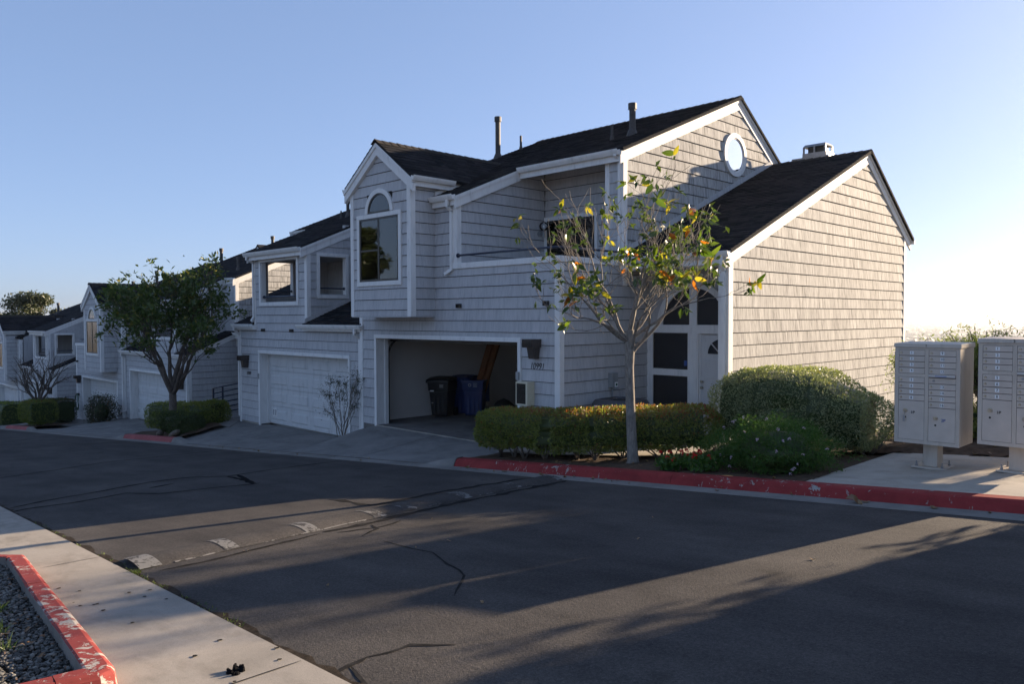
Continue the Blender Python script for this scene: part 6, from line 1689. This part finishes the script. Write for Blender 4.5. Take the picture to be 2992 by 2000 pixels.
for i in range(26): x, y = R.uniform(5.9, 9), R.uniform(1.0, 2.6); dleaf(x, y, h_bank(x, y) + .006, R.uniform(.5, 1.1))
for i in range(9): x, y = R.uniform(2.5, 8.5), R.uniform(-8.2, -3); dleaf(x, y, zr(x, y) + .004, R.uniform(.3, .7))
for i in range(7): x, y = R.uniform(2.2, 5.2), R.uniform(-10.1, -9.6); dleaf(x, y, h_apron(x, y) + .07, R.uniform(.4, .7))
bigl = link('fallen_leaf', dry[0], None, (6.55, -2.40, gut(6.55, -2.4) + .01), (.5, .2, .6), (2.2, 2.6, 2.2)); tag(bigl, 'large curled brown leaf lying in the gutter below the mailboxes', 'leaf')
lit2 = link('scrap', lv[0], None, (7.28, 1.9, h_bank(7.28, 1.9) + .05), (.3, .2, 1.0), (1.8, 2.6, 1.8)); tag(lit2, 'red scrap lying on the soil between the mailbox posts', 'scrap')
# weeds along the asphalt edge and in the gravel
wd = MB()
def tuft(x, y, z, n, h):
    for i in range(n):
        d = rnd_dir(.9); leaf_quads(wd, Vector((x + R.uniform(-.03, .03), y + R.uniform(-.03, .03), z)), rnd_dir(), d, h * R.uniform(.5, 1.1), .006, .1, R.uniform(0, .4))
for i in range(34):
    x = R.uniform(-1, 5.5); tuft(x, y_edge(x) + R.uniform(0, .05), zr(x, y_edge(x)) + .01, R.randint(4, 12), .035)
tuft(2.95, y_edge(2.95) + .04, zr(2.95, -8.8), 60, .07)
for x, y in ((3.6, -9.95), (4.2, -10.05), (2.4, -9.8), (4.6, -10.1)): tuft(x, y, h_apron(x, y) + .03, 26, .14)
o = wd.build('weeds', M['grass'], None, fix=False); tag(o, 'small weeds and grass along the asphalt edge and gravel', 'weeds', kind='stuff')

# ================================================================== the valley beyond
R.seed(55)
mb = MB()
for i in range(5200):
    a = math.radians(R.uniform(-22, 22)); d = R.uniform(900, 6500); x = 10 + d * math.sin(a) * .9; y = -11 + d * math.cos(a)
    z = h_ter(x, y); w = R.uniform(5, 16) * (1 + d / 6000); h = R.uniform(3, 8) * (1 + d / 9000); mb.k = R.choice((0, 0, 1, 2, 2, 2))
    if mb.k == 2: stone(mb, x, y, z + h * .4, w * .6, .8)
    else: mb.box(x - w, x + w, y - w * .6, y + w * .6, z - 2, z + h)
o = mb.build('city', [plain('pale_building', (.24, .23, .22)), plain('grey_building', (.14, .135, .13)), plain('valley_trees', (.05, .06, .035))], None, fix=False); tag(o, 'hazy low city and trees spread over the far plain', 'city', kind='stuff')
# air
mb = MB(); mb.box(-9600, 9600, -9600, 9600, -75, 16)
t = NT('haze_air'); t.t.nodes.remove(t.b); v = t.n('VolumePrincipled'); v.inputs['Color'].default_value = (.86, .90, .95, 1); v.inputs['Density'].default_value = .00013; v.inputs['Anisotropy'].default_value = .35
t.l(v.outputs[0], t.out.inputs['Volume'])
hz_ = mb.build('haze', t.m, None); tag(hz_, 'pale haze in the air over the valley', 'haze', kind='stuff')
